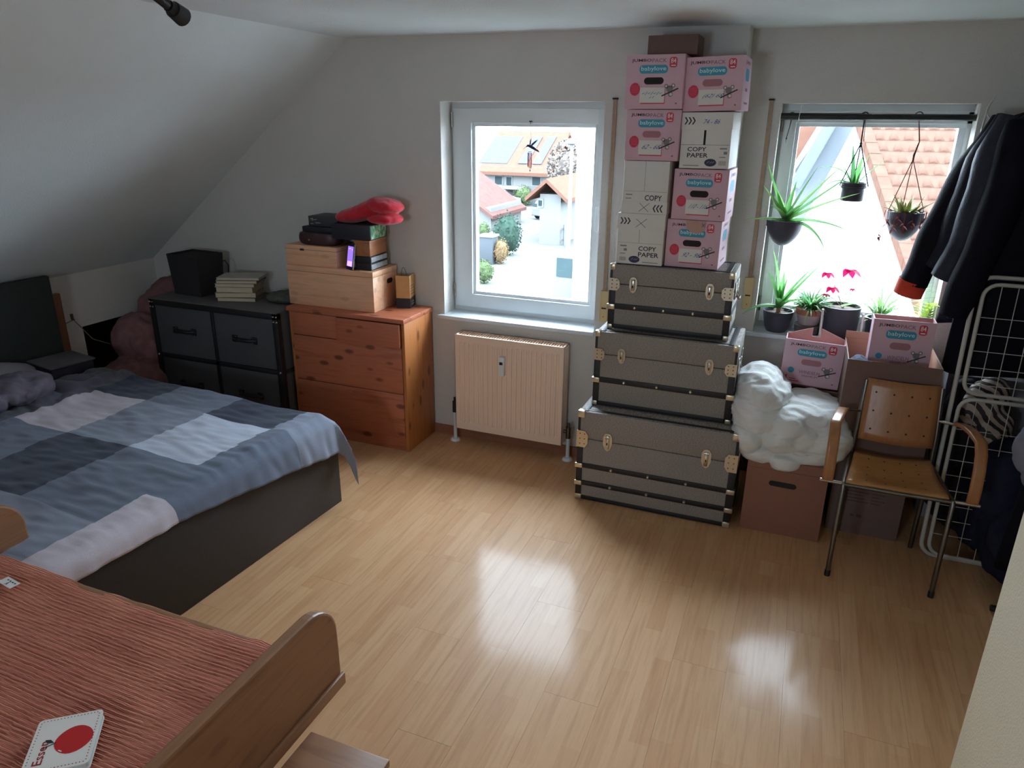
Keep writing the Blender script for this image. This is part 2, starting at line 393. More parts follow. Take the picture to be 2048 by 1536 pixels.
def window(n, hole, yw, depth, gx0, gx1, gz0, gz1, outer, label, handle=True, sill_out=.02):
    x0, x1, z0, z1 = hole; yf = yw + depth
    w = thing(n, label, None, ((x0 + x1) / 2, yf, z0), kind='structure')
    cx = (x0 + x1) / 2; X = lambda v: v - cx; Zz = lambda v: v - z0
    fw = .045
    def ring(a0, a1, b0, b1, i0, i1, j0, j1, y0, y1, ch):
        m = MB()
        m.box(X(a0), X(i0), y0, y1, Zz(b0), Zz(b1), ch); m.box(X(i1), X(a1), y0, y1, Zz(b0), Zz(b1), ch)
        m.box(X(i0) - ch, X(i1) + ch, y0, y1, Zz(b0), Zz(j0), ch); m.box(X(i0) - ch, X(i1) + ch, y0, y1, Zz(j1), Zz(b1), ch); return m
    ring(x0, x1, z0, z1, x0 + fw, x1 - fw, z0 + fw, z1 - fw, .012, .075, 0).build('frame', pvc, w)
    sx0, sx1, sz0, sz1 = x0 + .016, x1 - .016, z0 + .03, z1 - .032
    sash = ring(sx0, sx1, sz0, sz1, gx0 - .018, gx1 + .018, gz0 - .018, gz1 + .018, -.012, .06, .003).build('sash', pvc, w, smooth=True)
    ring(gx0 - .02, gx1 + .02, gz0 - .02, gz1 + .02, gx0, gx1, gz0, gz1, .006, .05, .002).build('glazing_bead', pvc, sash, smooth=True)
    B('pane', glass(), w, (X(gx0 - .008), X(gx1 + .008), .03, .034, Zz(gz0 - .008), Zz(gz1 + .008)), smooth=False)
    for zz in (sz0 + .1, sz1 - .06):
        m = MB(); m.tube([(X(sx0) - .004, -.016, Zz(zz) - .04), (X(sx0) - .004, -.016, Zz(zz) + .04)], .007, 8); m.build('hinge', chrome, w, smooth=True)
    if handle:
        m = MB(); hx = X(gx1) + .05; hz = Zz((gz0 + gz1) / 2) + .06
        m.box(hx - .014, hx + .014, -.022, -.011, hz - .035, hz + .035, .003); m.box(hx - .009, hx + .009, -.06, -.02, hz - .01, hz + .01, .002); m.box(hx - .01, hx + .01, -.062, -.046, hz - .12, hz + .01, .004)
        m.build('window_handle', pvc, w, smooth=True)
    # inner marble sill and outer reveal sill
    m = MB(); m.box(X(x0) - .032, X(x1) + .005, -depth - .035, -depth + .001, -.022, 0, .002); m.box(X(x0), X(x1), -depth, .014, -.022, 0); m.build('window_sill', marble, w)
    m = MB(); m.box(X(x0), X(x1), .075, outer + .05, -.03, .006); m.build('outer_sill', plain('zinc', srgb(170, 175, 178), .4, .05, 10), w)
    return w
window('window_1', W1, YW, .135, -1.797, -1.096, .912, 1.858, .29, 'white framed window above the radiator with a wind chime')
g2 = [at(1600, 253, y=YR + .135), at(1933, 255, y=YR + .135)]
window('window_2', W2, YR, .135, g2[0].x, g2[1].x, .955, g2[0].z, .31, 'white framed window behind the houseplants', sill_out=.03)
window('fill_window', (-1.56, -.84, 1.13, 1.77), -1.8, -.1, -1.48, -.92, 1.21, 1.69, -.1, 'white window added for fill light in the wall behind the viewer', handle=False)  # unseen window, added to let fill light in from behind the camera

# shutter straps with winder boxes
def strap(px_top, px_bot, yw, zw0, zw1, label):
    t = at(*px_top, y=yw); b = at(*px_bot, y=yw); x = (t.x + b.x) / 2
    o = thing('shutter_strap', label, 'shutter strap', (x, yw, zw0), group='roller shutter straps')
    B('strap', strapm, o, (-.010, .010, -.010, -.007, zw1 - zw0 - .02, t.z - zw0), smooth=False)
    B('guide_slit', dark_slot, o, (-.014, .014, -.012, .002, t.z - zw0, t.z - zw0 + .008), smooth=False)
    c = B('winder_box', cream, o, (-.024, .024, -.016, .002, 0, zw1 - zw0), ch=.005)
    B('slot', dark_slot, c, (-.013, .013, -.0175, -.01, .075, .082), smooth=False); B('screw', dark_slot, c, (-.002, .002, -.0175, -.01, .028, .033), smooth=False)
strap((1233, 199), (1209, 590), YW, .845, 1.02, 'beige shutter strap on the wall between left window and cartons')
strap((1541, 201), (1497, 600), YR, .945, 1.12, 'beige shutter strap on the wall beside the right window')

# ------------------------------------------------------------------ radiator
def radiator(x0, x1, y0, y1, z0, z1, label, full=True):
    w = x1 - x0; h = z1 - z0; d = y1 - y0
    o = thing('radiator', label, 'radiator', ((x0 + x1) / 2, y0, 0))
    m = MB(); xs = [-w / 2, -w / 2 + .022]; ys = [0, 0]; n = int(round((w - .044) / .03)); p = (w - .044) / n
    for i in range(n):
        a = -w / 2 + .022 + i * p
        for q, dy in ((.18, .0), (.36, .006), (.64, .006), (.82, 0)): xs.append(a + p * q); ys.append(dy)
    xs += [w / 2 - .022, w / 2]; ys += [0, 0]
    zl = [z0, z0 + .04, z0 + .055, z1 - .055, z1 - .04, z1]; kz = [0, 0, 1, 1, 0, 0]
    V = []; 
    for zz, kk in zip(zl, kz): V += [(xx, yy * kk, zz) for xx, yy in zip(xs, ys)]
    nx = len(xs); m.add(V, [(j * nx + i, j * nx + i + 1, (j + 1) * nx + i + 1, (j + 1) * nx + i) for j in range(5) for i in range(nx - 1)])
    m.build('front_panel', rad_white, o, norm=False)
    B('side_panel', rad_white, o, (-w / 2, -w / 2 + .002, 0, d, z0, z1), smooth=False); B('side_panel', rad_white, o, (w / 2 - .002, w / 2, 0, d, z0, z1), smooth=False)
    B('rear_panel', rad_white, o, (-w / 2, w / 2, d - .004, d, z0, z1), smooth=False)
    m = MB(); m.box(-w / 2, w / 2, -.002, .01, z1 - .004, z1); m.box(-w / 2, w / 2, d - .01, d, z1 - .004, z1); m.box(-w / 2, -w / 2 + .012, 0, d, z1 - .004, z1); m.box(w / 2 - .012, w / 2, 0, d, z1 - .004, z1)
    for i in range(int(w / .016)): m.box(-w / 2 + .012 + i * .016, -w / 2 + .017 + i * .016, .01, d - .01, z1 - .004, z1 - .001)
    gr = m.build('top_grille', rad_white, o)
    if full:
        hx = at(1006, 729, y=y0).x - (x0 + x1) / 2; hz = at(1006, 729, y=y0).z
        hm = B('heat_meter', pvc, o, (hx - .017, hx + .017, -.03, .002, hz - .065, hz + .05), ch=.004)
        B('meter_display', dark_slot, hm, (hx - .011, hx + .009, -.0312, -.02, hz + .005, hz + .022), smooth=False)
        for sx, zt in ((-1, .25), (1, .2)):
            xx = sx * (w / 2 + .028); m = MB(); m.tube([(xx, d / 2, .0), (xx, d / 2, zt - .05)], .011, 12); m.build('pipe', pvc, o, smooth=True)
            m = MB(); m.lathe([(.011, .016), (.02, .016), (.03, .008), (.032, .0)], (xx, d / 2, 0), 20); m.build('floor_rosette', pvc, o, smooth=True)
            m = MB(); m.tube([(xx, d / 2, zt - .06), (xx, d / 2, zt + .01)], .016, 10); m.tube([(xx, d / 2, zt - .02), (xx - sx * .035, d / 2, zt - .02)], .011, 10); m.tube([(xx, d / 2, zt + .01), (xx, d / 2, zt + .035)], .009, 10)
            m.build('valve', black if sx < 0 else steel_dark, o, smooth=True)
    return o
radiator(-1.822, -1.142, 3.68, 3.772, .105, .704, 'cream ribbed panel radiator under the left window')
radiator(.02, .62, 3.9, 3.972, .12, .72, 'radiator mostly hidden behind cartons under the right window', full=False)
# ------------------------------------------------------------------ chest of drawers and what stands on it
cx0, cx1, cy0, cy1, cz = -2.822, -2.026, 3.446, 3.785, .826
ch = thing('chest_of_drawers', 'orange pine chest of five drawers left of the radiator', 'chest of drawers', ((cx0 + cx1) / 2, cy0, 0))
hw = (cx1 - cx0) / 2; dp = cy1 - cy0
B('side_panel', pineZ, ch, (-hw, -hw + .02, .004, dp, 0, cz - .024), ch=.002); B('side_panel', pineZ, ch, (hw - .02, hw, .004, dp, 0, cz - .024), ch=.002)
B('back_panel', pineX, ch, (-hw + .02, hw - .02, dp - .008, dp, .03, cz - .024), smooth=False)
B('top', pineX, ch, (-hw - .006, hw + .006, -.012, dp, cz - .026, cz), ch=.003)
B('plinth', pineX, ch, (-hw + .02, hw - .02, .012, .03, 0, .082), smooth=False)
rows = [(.657, .795), (.371, .652), (.088, .366)]
for q, (a, b) in enumerate(rows):
    for (u, v) in ([(-hw + .022, -.052), (-.049, hw - .022)] if q == 0 else [(-hw + .022, hw - .022)]):
        yo = -.02 if (q == 0 and u > -.1) else .0
        dr = B('drawer', pineX, ch, (u, v, yo, yo + .02, a, b), ch=.0015)
        B('drawer_box', pineLX, dr, (u + .015, v - .015, yo + .02, dp - .03, a + .01, b - .02), smooth=False)
ux0, ux1, uy0, uy1 = -2.856, -2.256, 3.513, 3.782; zu = 1.064
ub = thing('pine_chest', 'large lidded pine box on the chest of drawers', 'wooden box', ((ux0 + ux1) / 2, uy0, cz)); w2 = (ux1 - ux0) / 2; d2 = uy1 - uy0; h2 = zu - cz
B('body', pineLX, ub, (-w2, w2, 0, d2, 0, h2 - .034), ch=.002); B('lid', pineLX, ub, (-w2 - .003, w2 + .003, -.003, d2, h2 - .032, h2), ch=.003)
m = Art(right_M(w2, 0, 0)); m.pill(.15, .215, h2 - .095, h2 - .065); m.build('handle_slot', dark_slot, ub, norm=False)
sb = thing('pine_box', 'small pine box on top of the large lidded one', 'wooden box', (-2.686, 3.53, zu)); B('body', pineLX, sb, (-.181, .181, 0, .2, 0, .119), ch=.003)
B('lid_line', dark_slot, sb, (-.1815, .1815, -.0006, .1, .094, .0955), smooth=False)
m = MB(); m.prism([(-.075, .088), (-.045, .088), (-.048, .1), (-.072, .1)], -.002, .0, 'y'); m.build('latch', dark_slot, sb)
zs = zu + .119
# dark rounded leather case
m = MB(); n = 28; out = []
for zz, s in ((0, .8), (.008, .93), (.025, 1), (.05, 1), (.068, .95), (.075, .82)):
    for j in range(n):
        a = 2 * PI * j / n; c_, s_ = math.cos(a), math.sin(a); e = .55
        out.append((math.copysign(abs(c_) ** e, c_) * .135 * s, math.copysign(abs(s_) ** e, s_) * .075 * s + .08, zz))
F = [(i * n + j, i * n + (j + 1) % n, (i + 1) * n + (j + 1) % n, (i + 1) * n + j) for i in range(5) for j in range(n)] + [tuple(range(n)), tuple(5 * n + j for j in range(n - 1, -1, -1))]
lc = thing('leather_case', 'dark brown rounded leather case on the small pine box', 'case', (-2.665, 3.54, zs + .0005))
m.add(out, F).build('body', plain('brown_leather', srgb(66, 42, 44), .42, .12, 20), lc, smooth=True)
m = MB(); m.lathe([(0, 0), (.006, 0), (.006, .003), (0, .004)], n=10, M=Matrix.Translation((-.03, -.001, .034)) @ Matrix.Rotation(PI / 2, 4, 'X')); m.build('stud', plain('copper', srgb(200, 130, 100), .3, .05, 10, metal=.8), lc)
zl = zs + .076
darkbox = plain('dark_game_box', srgb(38, 38, 46), .5, .1, 15)
B('game_box', darkbox, None, (-2.765, -2.525, 3.575, 3.775, zl + .0005, zl + .03), ch=.0015, label='flat black box lying on the leather case', cat='box')
gb = thing('game_box', 'dark grey box with pale script lettering under the red cloth', 'box', (-2.62, 3.6, zl + .031)); B('body', plain('grey_game_box', srgb(62, 60, 62), .55, .1, 15), gb, (-.115, .09, 0, .17, 0, .058), ch=.0015)
m = Art(front_M(-.1, 0, 0)); m.line(.0, .04, .018, .046, .004); m.line(.018, .046, .01, .034, .003); m.line(.01, .034, .045, .04, .003); m.rect(.0, .02, .012, .015); m.rect(.035, .07, .018, .022); m.build('lettering', plain('silver_print', srgb(170, 168, 166), .5), gb, norm=False)
# stack of boxes at the right of the pine box
sx = at(756, 538, z=zu); ry = .52
def stacked(name, label, cat, x, y, z, w, d, h, mat, rz=0, ch=.0015):
    o = thing(name, label, cat, (x, y, z), rz); B('body', mat, o, (-w, 0, 0, d, 0, h), ch=ch); return o
silver = plain('silver_spine', srgb(166, 170, 174), .4, .25, 120, (1, .3, 1))
za = zu + .0005
for q in range(2):
    a = stacked('album', ('upper' if q else 'lower') + ' of two thick black albums with silver page edges', 'album', sx.x, 3.545, za, .10, .2, .040, leather, .06)
    m = Art(right_M(0, .006, 0)); m.rect(0, .19, .006, .034); m.build('page_edge', silver, a, norm=False); za += .0405
bz = stacked('wooden_box', 'small brown lidded box between albums and puzzle box', 'box', sx.x - .006, 3.55, za, .10, .2, .088, wood('brown_box', srgb(168, 108, 66), srgb(130, 78, 44), 'y', knots=0), .06)
B('lid', MATS['brown_box'], bz, (-.102, .002, -.002, .2, .074, .09), ch=.002); za += .0905
pz = stacked('puzzle_box', 'dark puzzle box with a green picture on its side', 'box', sx.x + .002, 3.55, za, .25, .2, .085, darkbox, .06)
mgn, nt, b_ = nodes('picture_print'); f_ = noise(nt, coords(nt, (1, 40, 40)), 1, 3); nt.links.new(ramp(nt, f_, [(.3, srgb(20, 90, 80)), (.45, srgb(60, 150, 120)), (.55, srgb(150, 170, 60)), (.62, srgb(190, 190, 200)), (.75, srgb(40, 110, 120))]), b_.inputs['Base Color'])
m = Art(right_M(0, .008, 0)); m.rect(0, .18, .006, .079); m.build('picture', mgn, pz, norm=False); za += .0855
redm = plain('red_fleece', srgb(196, 30, 48), .95, .08, 40, bmp=.2, bscale=200, sheen=.3)
pr = at(745, 425, y=3.66)
blob('red_cloth', [((pr.x - .1, 3.65, za + .045), (.14, .1, .045), (0, -.15, 0)), ((pr.x + .09, 3.65, za + .032), (.11, .1, .034), (0, 0, 0)), ((pr.x + .09, 3.65, za + .105), (.115, .1, .046), (0, .1, 0)), ((pr.x - .02, 3.65, za + .075), (.15, .09, .05), (0, -.3, 0))], redm, None, .006, 6, ((.012, .06),), flat=za, label='folded red fleece cloth on top of the stacked boxes', cat='cloth')
# phone-like screen leaning on a stand
pb = at(703, 537, z=zu); ph = thing('phone', 'upright phone with a purple screen before the albums', 'phone', (pb.x + .01, 3.525, zu), math.radians(-24))
Mt = Matrix.Rotation(math.radians(-10), 4, 'X')
m = MB(); m.box(-.034, .034, 0, .009, .001, .152, .003, Mt); m.build('case', plain('phone_case', srgb(38, 36, 42), .3, .05, 10), ph, smooth=True)
m = MB(); m.box(.033, .0355, -.0005, .0095, .004, .149, 0, Mt); m.build('metal_edge', chrome, ph)
Ms = Mt @ front_M(-.028, 0, .02)
m = Art(Ms); m.rect(0, .056, 0, .115); scn = m.build('screen', emis('screen_violet', srgb(96, 72, 190), .35), ph, norm=False)
m = Art(Ms); m.lay = 1; m.line(.008, .1, .03, .104, .004); m.ell(.044, .098, .004, .004); m.rect(.004, .052, .002, .03); m.build('screen_text', emis('screen_lilac', srgb(150, 110, 220), .4), scn, norm=False)
m = MB(); m.box(-.02, .02, .012, .07, 0, .006); m.tube([(0, .06, .004), (0, .03, .09)], .004, 6); m.build('stand', black, ph)
cb = thing('charging_cable', 'white charging cable lying in front of the albums', 'cable', (0, 0, 0)); c0 = pb + Vector((.03, .01, .004))
m = MB(); m.tube([c0, c0 + Vector((.02, .004, .0)), c0 + Vector((.04, -.004, 0)), c0 + Vector((.055, .004, 0))], .0022, 6); m.build('cord', pvc, cb, smooth=True)
m = MB(); m.tube([c0 + Vector((.05, .003, .001)), c0 + Vector((.075, .008, .001))], .006, 8); m.build('plug', pvc, cb, smooth=True)
# paper carrier bag
bp = at(821, 617, z=cz); bg = thing('paper_bag', 'small kraft paper carrier bag with a black base', 'bag', (bp.x, bp.y, cz + .0005), math.radians(14))
bw, bd, bh, bb = .085, .14, .195, .06
kb = plain('bag_kraft', srgb(206, 160, 104), .7, .05, 30); bk = plain('bag_black', srgb(40, 38, 44), .6, .05, 30)
m = MB()
for z0_, z1_, mi in ((0, bb, 1), (bb, bh, 0)):
    m.mi = mi; a = [(-bw, 0), (0, 0), (0, bd), (-bw / 2, bd + .004), (-bw, bd)]
    for i in range(5):
        p, q = a[i], a[(i + 1) % 5]; m.add([(p[0], p[1], z0_), (q[0], q[1], z0_), (q[0], q[1], z1_), (p[0], p[1], z1_)], [(0, 1, 2, 3)])
m.mi = 1; m.add([(x, y, .001) for x, y in ((-bw, 0), (0, 0), (0, bd), (-bw, bd))], [(0, 1, 2, 3)])
bo = m.build('body', [kb, bk], bg); sm = bo.modifiers.new('t', 'SOLIDIFY'); sm.thickness = .0006
for yy in (.0, bd):
    m = MB(); m.tube([(-.052 + .034 * t, yy + (.006 if yy == 0 else -.006), bh - .02 + .07 * math.sin(PI * t) ** .5) for t in [i / 10 for i in range(11)]], .0016, 5); m.build('handle', plain('twisted_paper', srgb(90, 66, 48), .8), bg)
m = Art(right_M(0, 0, 0))
for i in range(4): m.rect(.015, .085 + .01 * (i % 2), .128 - i * .016, .1335 - i * .016)
m.build('small_print', plain('bag_print', srgb(140, 104, 70), .7), bg, norm=False, kind='stuff')
m = Art(right_M(0, 0, 0)); m.text('Coffee', .03, .08, .029, .04, .02); m.text('Fellows', .03, .09, .012, .026, .02); m.build('lettering', paper, bg, norm=False)

# ------------------------------------------------------------------ trunk dresser
tx0, tx1, ty0, ty1, tz = -3.845, -2.845, 3.36, 3.78, .80
td = thing('trunk_dresser', 'dark trunk-style dresser with four drawers and black bands', 'dresser', ((tx0 + tx1) / 2, ty0, 0)); hw = (tx1 - tx0) / 2; dp = ty1 - ty0
B('body', tweed2, td, (-hw, hw, .012, dp, .03, tz - .004), ch=.004)
B('top', plain('dresser_top', srgb(92, 90, 92), .6, .2, 200), td, (-hw - .004, hw + .004, -.006, dp, tz - .008, tz), ch=.003)
for nm, bx in (('band', (-hw - .005, hw + .005, -.003, .03, tz - .045, tz - .007)), ('band', (-hw - .004, hw + .004, -.002, .03, .02, .06)), ('band', (-hw + .03, hw - .03, 0, .02, .405, .432)), ('band', (-.012, .012, 0, .02, .06, tz - .045)), ('band', (-hw - .005, -hw + .032, -.003, .035, .02, tz - .01)), ('band', (hw - .032, hw + .005, -.003, .035, .02, tz - .01)), ('foot', (-hw, -hw + .06, .01, .07, 0, .03)), ('foot', (hw - .06, hw, .01, .07, 0, .03)), ('side_band', (hw, hw + .004, .03, dp, .40, .43)), ('side_band', (hw, hw + .004, .03, dp, .02, .06))):
    B(nm, leather, td, bx, ch=.0015)
for sx_ in (-1, 1):
    for a, b in ((.06, .405), (.432, tz - .045)):
        u, v = (-hw + .034, -.014) if sx_ < 0 else (.014, hw - .034)
        dr = B('drawer', tweed2, td, (u, v, .004, .02, a + .003, b - .003), ch=.002)
        cx_, cz_ = (u + v) / 2, (a + b) / 2 + .01
        m = MB(); m.tube([(cx_ - .075, .0, cz_), (cx_ - .05, -.02, cz_), (cx_ + .05, -.02, cz_), (cx_ + .075, 0, cz_)], .011, 8); m.box(cx_ - .095, cx_ - .055, -.004, .006, cz_ - .022, cz_ + .022, .003); m.box(cx_ + .055, cx_ + .095, -.004, .006, cz_ - .022, cz_ + .022, .003)
        h_ = m.build('handle', leather, dr, smooth=True)
        m = MB()
        for ex in (-.075, .075):
            for ez in (-.014, 0, .014): m.lathe([(.005, 0), (.004, .003), (0, .004)], n=8, M=Matrix.Translation((cx_ + ex + (.01 if ez else -.012) * (1 if ex < 0 else -1), -.0045, cz_ + ez)) @ Matrix.Rotation(PI / 2, 4, 'X'))
        m.build('handle_studs', chrome, dr)
for sx_ in (-1, 1):
    for z_ in (tz - .028, tz - .06, .42, .04):
        for ox in ((-.022, .0) if z_ > .5 else (-.01,)):
            m = MB(); m.lathe([(.008, 0), (.006, .004), (0, .006)], n=10, M=Matrix.Translation((sx_ * (hw + ox), -.003, z_)) @ Matrix.Rotation(PI / 2, 4, 'X')); m.build('stud', chrome, td, smooth=True)
# cube on the dresser, with its cable
p0 = at(393, 515, z=tz + .26); ck = thing('storage_cube', 'black fabric cube with a cable on the dark dresser', 'box', (-3.655, 3.5, tz + .0005), math.radians(-4))
fab = plain('black_fabric', srgb(40, 37, 40), .85, .15, 200)
m = MB(); q = [(-.118, .0), (.118, 0), (.118, .19), (-.118, .19)]; q2 = [(-.135, -.012), (.135, -.012), (.135, .2), (-.135, .2)]
m.add([(x, y, 0) for x, y in q] + [(x, y, .262) for x, y in q2] + [(x * .94, .01 + y * .9, .262) for x, y in q2] + [(x * .94, .01 + y * .9, .25) for x, y in q2],
      [(3, 2, 1, 0)] + [(i, (i + 1) % 4, 4 + (i + 1) % 4, 4 + i) for i in range(4)] + [(4 + i, 4 + (i + 1) % 4, 8 + (i + 1) % 4, 8 + i) for i in range(4)] + [(8 + i, 8 + (i + 1) % 4, 12 + (i + 1) % 4, 12 + i) for i in range(4)] + [(12, 13, 14, 15)])
m.build('body', fab, ck)
m = MB(); m.tube([(.12, .19, .2), (.15, .2, .21), (.175, .2, .18), (.165, .2, .12), (.15, .19, .05), (.18, .19, .05), (.24, .2, .06), (.29, .2, .02)], .004, 6); m.build('cable', black, ck, smooth=True)
# stack of books
bcols = [(120, 108, 96), (150, 138, 122), (176, 150, 112), (160, 150, 136), (120, 96, 84), (178, 176, 170)]; zb = tz + .0005; bp = at(428, 600, z=tz)
blab = ['lowest book of the stack, grey cover', 'second book from the bottom of the stack, thick and pale', 'third book from the bottom with cream pages', 'fourth book from the bottom, pale beige', 'fifth book from the bottom with worn brown cover', 'topmost thin book of the stack with whitish cover']
for i, (c, t) in enumerate(zip(bcols, (.024, .03, .034, .022, .02, .014))):
    w_, d_ = random.uniform(.235, .27), random.uniform(.17, .19)
    o = thing('book', blab[i] + ' on the dark dresser', 'book', (bp.x + .13 + random.uniform(-.012, .012), bp.y + .10 + i * .004, zb), math.radians(random.uniform(18, 30)), group='books stacked on the dark dresser')
    cv = plain('book_cover_%d' % i, srgb(*c), .6, .1, 12)
    B('cover', cv, o, (-w_ / 2, w_ / 2, -d_ / 2, d_ / 2, 0, .002), (-w_ / 2, w_ / 2, -d_ / 2, d_ / 2, t - .002, t), (w_ / 2 - .002, w_ / 2, -d_ / 2, d_ / 2, 0, t), smooth=False)
    B('pages', plain('book_pages', srgb(206, 190, 164), .8, .12, 300, (.1, .1, 3)), o, (-w_ / 2 + .004, w_ / 2 - .003, -d_ / 2 + .004, d_ / 2 - .004, .002, t - .002), smooth=False); zb += t + .0006
blob('scarf', [((-2.99, 3.62, tz + .03), (.11, .1, .035)), ((-2.93, 3.66, tz + .05), (.07, .07, .03))], plain('grey_green_knit', srgb(84, 92, 84), .9, .2, 60), None, .01, 5, ((.02, .04),), flat=tz, label='dark grey cloth heap beside the books on the dresser', cat='cloth')
# ------------------------------------------------------------------ beds
navy = srgb(22, 32, 58); lgrey = srgb(184, 190, 206); mgrey = srgb(126, 132, 148); dgrey = srgb(74, 74, 86); offw = srgb(192, 182, 190); slate = srgb(98, 106, 124)
def cloth_mat(name, rough=.9, fine=240, bmp=.25, stretch=(1, 1, 1)):
    m, nt, b = nodes(name); setin(b, rough=rough, sheen=.15)
    a = nt.nodes.new('ShaderNodeAttribute'); a.attribute_name = 'patch'
    v = coords(nt, stretch); f = noise(nt, v, fine, 3); g = ramp(nt, f, [(.3, (.86, .86, .86)), (.7, (1.08, 1.08, 1.08))])
    nt.links.new(mixrgb(nt, 1.0, a.outputs['Color'], g, 'MULTIPLY'), b.inputs['Base Color']); bump(nt, b, f, bmp, .003); return m
bx0, bx1, by0, by1 = -4.16, -2.10, 1.22, 2.80        # bed footprint
bedb = plain('bed_black', srgb(46, 44, 46), .5, .12, 8, (1, 6, 6))
bed = thing('double_bed', 'large bed with a black frame and black headboard', 'bed', (bx1, (by0 + by1) / 2, 0)); L = bx1 - bx0; hb = (by1 - by0) / 2
fm = MB(); fm.box(-.035, .0, -hb, hb, .0, .41, .004); fm.build('footboard', bedb, bed, smooth=True)
B('side_rail', bedb, bed, (-L, -.035, hb - .03, hb, .06, .40), ch=.003); B('side_rail', bedb, bed, (-L, -.035, -hb, -hb + .03, .06, .40), ch=.003)
B('mattress', plain('ticking', srgb(190, 188, 184), .9, .03, 20), bed, (-L + .03, -.04, -hb + .035, hb - .035, .22, .465), ch=.04)
m = MB(); m.box(-L - .03, -L + .015, -hb - .1, hb + .005, .0, 1.0, .006); m.build('headboard', plain('headboard_dark', srgb(40, 46, 44), .75, .12, 40), bed, smooth=True)
bed.rotation_euler = (0, 0, math.radians(-3.2)); bed.location = (-2.10, 2.0, 0)
# checked patchwork cover
cov = thing('bedspread', 'blue grey checked patchwork bedspread on the large bed', 'bedspread', (-2.10, 2.0, 0), math.radians(-3.2))
NX, NY = 150, 128; zt = .475
def drape(s, over):   # path length s past an edge -> (out, down)
    r = .05
    if s < 0: return s, 0
    if s < r * PI / 2: a = s / r; return r * math.sin(a), r * (1 - math.cos(a))
    return r + .02 * (s - r * PI / 2), r + (s - r * PI / 2)
from mathutils import noise as mn
def cov_pt(u, v):      # u: 0 head .. 1 foot edge of cloth, v: 0 near .. 1 far
    vv = max(0, (v - .38) / .62); lx = -1.66 + u * (1.66 + .05 + .125 * vv + .12 * max(0, v - .9) / .1)                      # along bed; foot edge of mattress at about -.03
    ly = -.86 + v * 1.80                        # across; mattress from -.79 to .79
    foot_hang = .0; dx, dz1 = drape(lx + .06, 0); X = -.06 + dx
    dy, dz2 = drape(ly - (hb - .06), 0) if ly > 0 else drape(-ly - (hb - .06), 0)
    Y = (hb - .06 + dy) if ly > 0 else -(hb - .06 + dy)
    z = zt - max(dz1, dz2) - .35 * min(dz1, dz2)
    top = dz1 + dz2 < .004
    n1 = mn.noise((lx * 1.6, ly * 1.6, 3)) * .018 + mn.noise((lx * 4, ly * 9, 1)) * .007 + mn.noise((lx * 9, ly * 34, 2)) * .0075
    head = max(0, (-lx - 1.2) / .46)
    n1 += head * (abs(mn.noise((lx * 7, ly * 6, 9))) * .09 + .02)
    cr = .02 * max(0, 1 - ((lx + .3) ** 2 + (ly - .3) ** 2))
    if top: z += n1 + cr + .012
    else:
        fold = mn.noise((lx * 6, ly * 13, 5)) * .018 * min(1, (dz1 + dz2) * 8)
        if dz1 >= dz2: X += abs(fold) + .012 + (.03 * min(1, dz1 / .2))
        else: Y += (abs(fold) + .012) * (1 if ly > 0 else -1)
        z += .012 + n1 * .4
        if dz1 > .02 and dz2 > .02: X += .05 * min(dz1, dz2) / .2; Y += .05 * min(dz1, dz2) / .2
    return Vector((X, Y, z))
m = MB(); m.grid(cov_pt, NX, NY)
o = m.build('cover', cloth_mat('bedspread_cotton', fine=160, stretch=(1, 6, 1)), cov, smooth='all', norm=False)
me = o.data; at_ = me.color_attributes.new('patch', 'FLOAT_COLOR', 'CORNER')
def patch(lx, ly):   # patchwork rows run across the bed, seams measured along the cloth
    xs = [-1.62, -1.37, -.98, -.56, -.14]; ys = [-.86, -.42, .05, .49, .76]
    i = sum(lx > a for a in xs); j = sum(ly > a for a in ys)
    T = {(5, 5): mgrey, (5, 4): mgrey, (5, 3): slate, (5, 2): offw, (5, 1): offw, (4, 5): navy, (4, 4): navy, (4, 3): lgrey, (4, 2): slate, (4, 1): mgrey,
         (3, 5): mgrey, (3, 4): slate, (3, 3): mgrey, (3, 2): navy, (3, 1): mgrey, (2, 5): navy, (2, 4): navy, (2, 3): offw, (2, 2): slate, (2, 1): dgrey,
         (1, 5): slate, (1, 4): dgrey, (1, 3): dgrey, (1, 2): dgrey, (1, 1): slate}
    if (i, j) == (5, 2) and ly > -.2: return slate
    return T.get((i, j), dgrey)
cols = np.zeros((len(me.loops), 4), np.float32); li = 0
for f in range(len(me.polygons)):
    i, j = f % NX, f // NX; vv = max(0, ((j + .5) / NY - .38) / .62); c = patch(-1.66 + (i + .5) / NX * (1.71 + .125 * vv + .12 * max(0, (j + .5) / NY - .9) / .1), -.86 + (j + .5) / NY * 1.80)
    cols[f * 4:f * 4 + 4] = (*c, 1)
at_.data.foreach_set('color', cols.ravel())
sm = o.modifiers.new('t', 'SOLIDIFY'); sm.thickness = .008; sm.offset = -1
pil = plain('pillow_grey', srgb(134, 128, 134), .9, .05, 30, bmp=.2, bscale=60)
blob('pillow', [((-4.0, 2.28, .53), (.2, .36, .075), (0, .1, 0))], pil, None, .016, 4, ((.03, .16), (.01, .05)), label='light grey pillow at the head of the large bed', cat='pillow')
blob('throw_blanket', [((-3.72, 2.02, .55), (.2, .3, .07)), ((-3.66, 2.28, .56), (.15, .2, .06)), ((-3.6, 1.8, .54), (.16, .2, .05))], plain('mauve_grey', srgb(98, 90, 102), .95, .15, 30), None, .012, 3, ((.04, .1),), ridges=((.014, (9, 14, 9), 5), (.006, (24, 34, 24), 8)), label='rumpled mauve grey throw heaped beside the pillow', cat='blanket')
fc = thing('cushion', 'flat dark cushion at the back corner of the bed head', 'cushion', (-3.93, 2.76, .50), math.radians(-10))
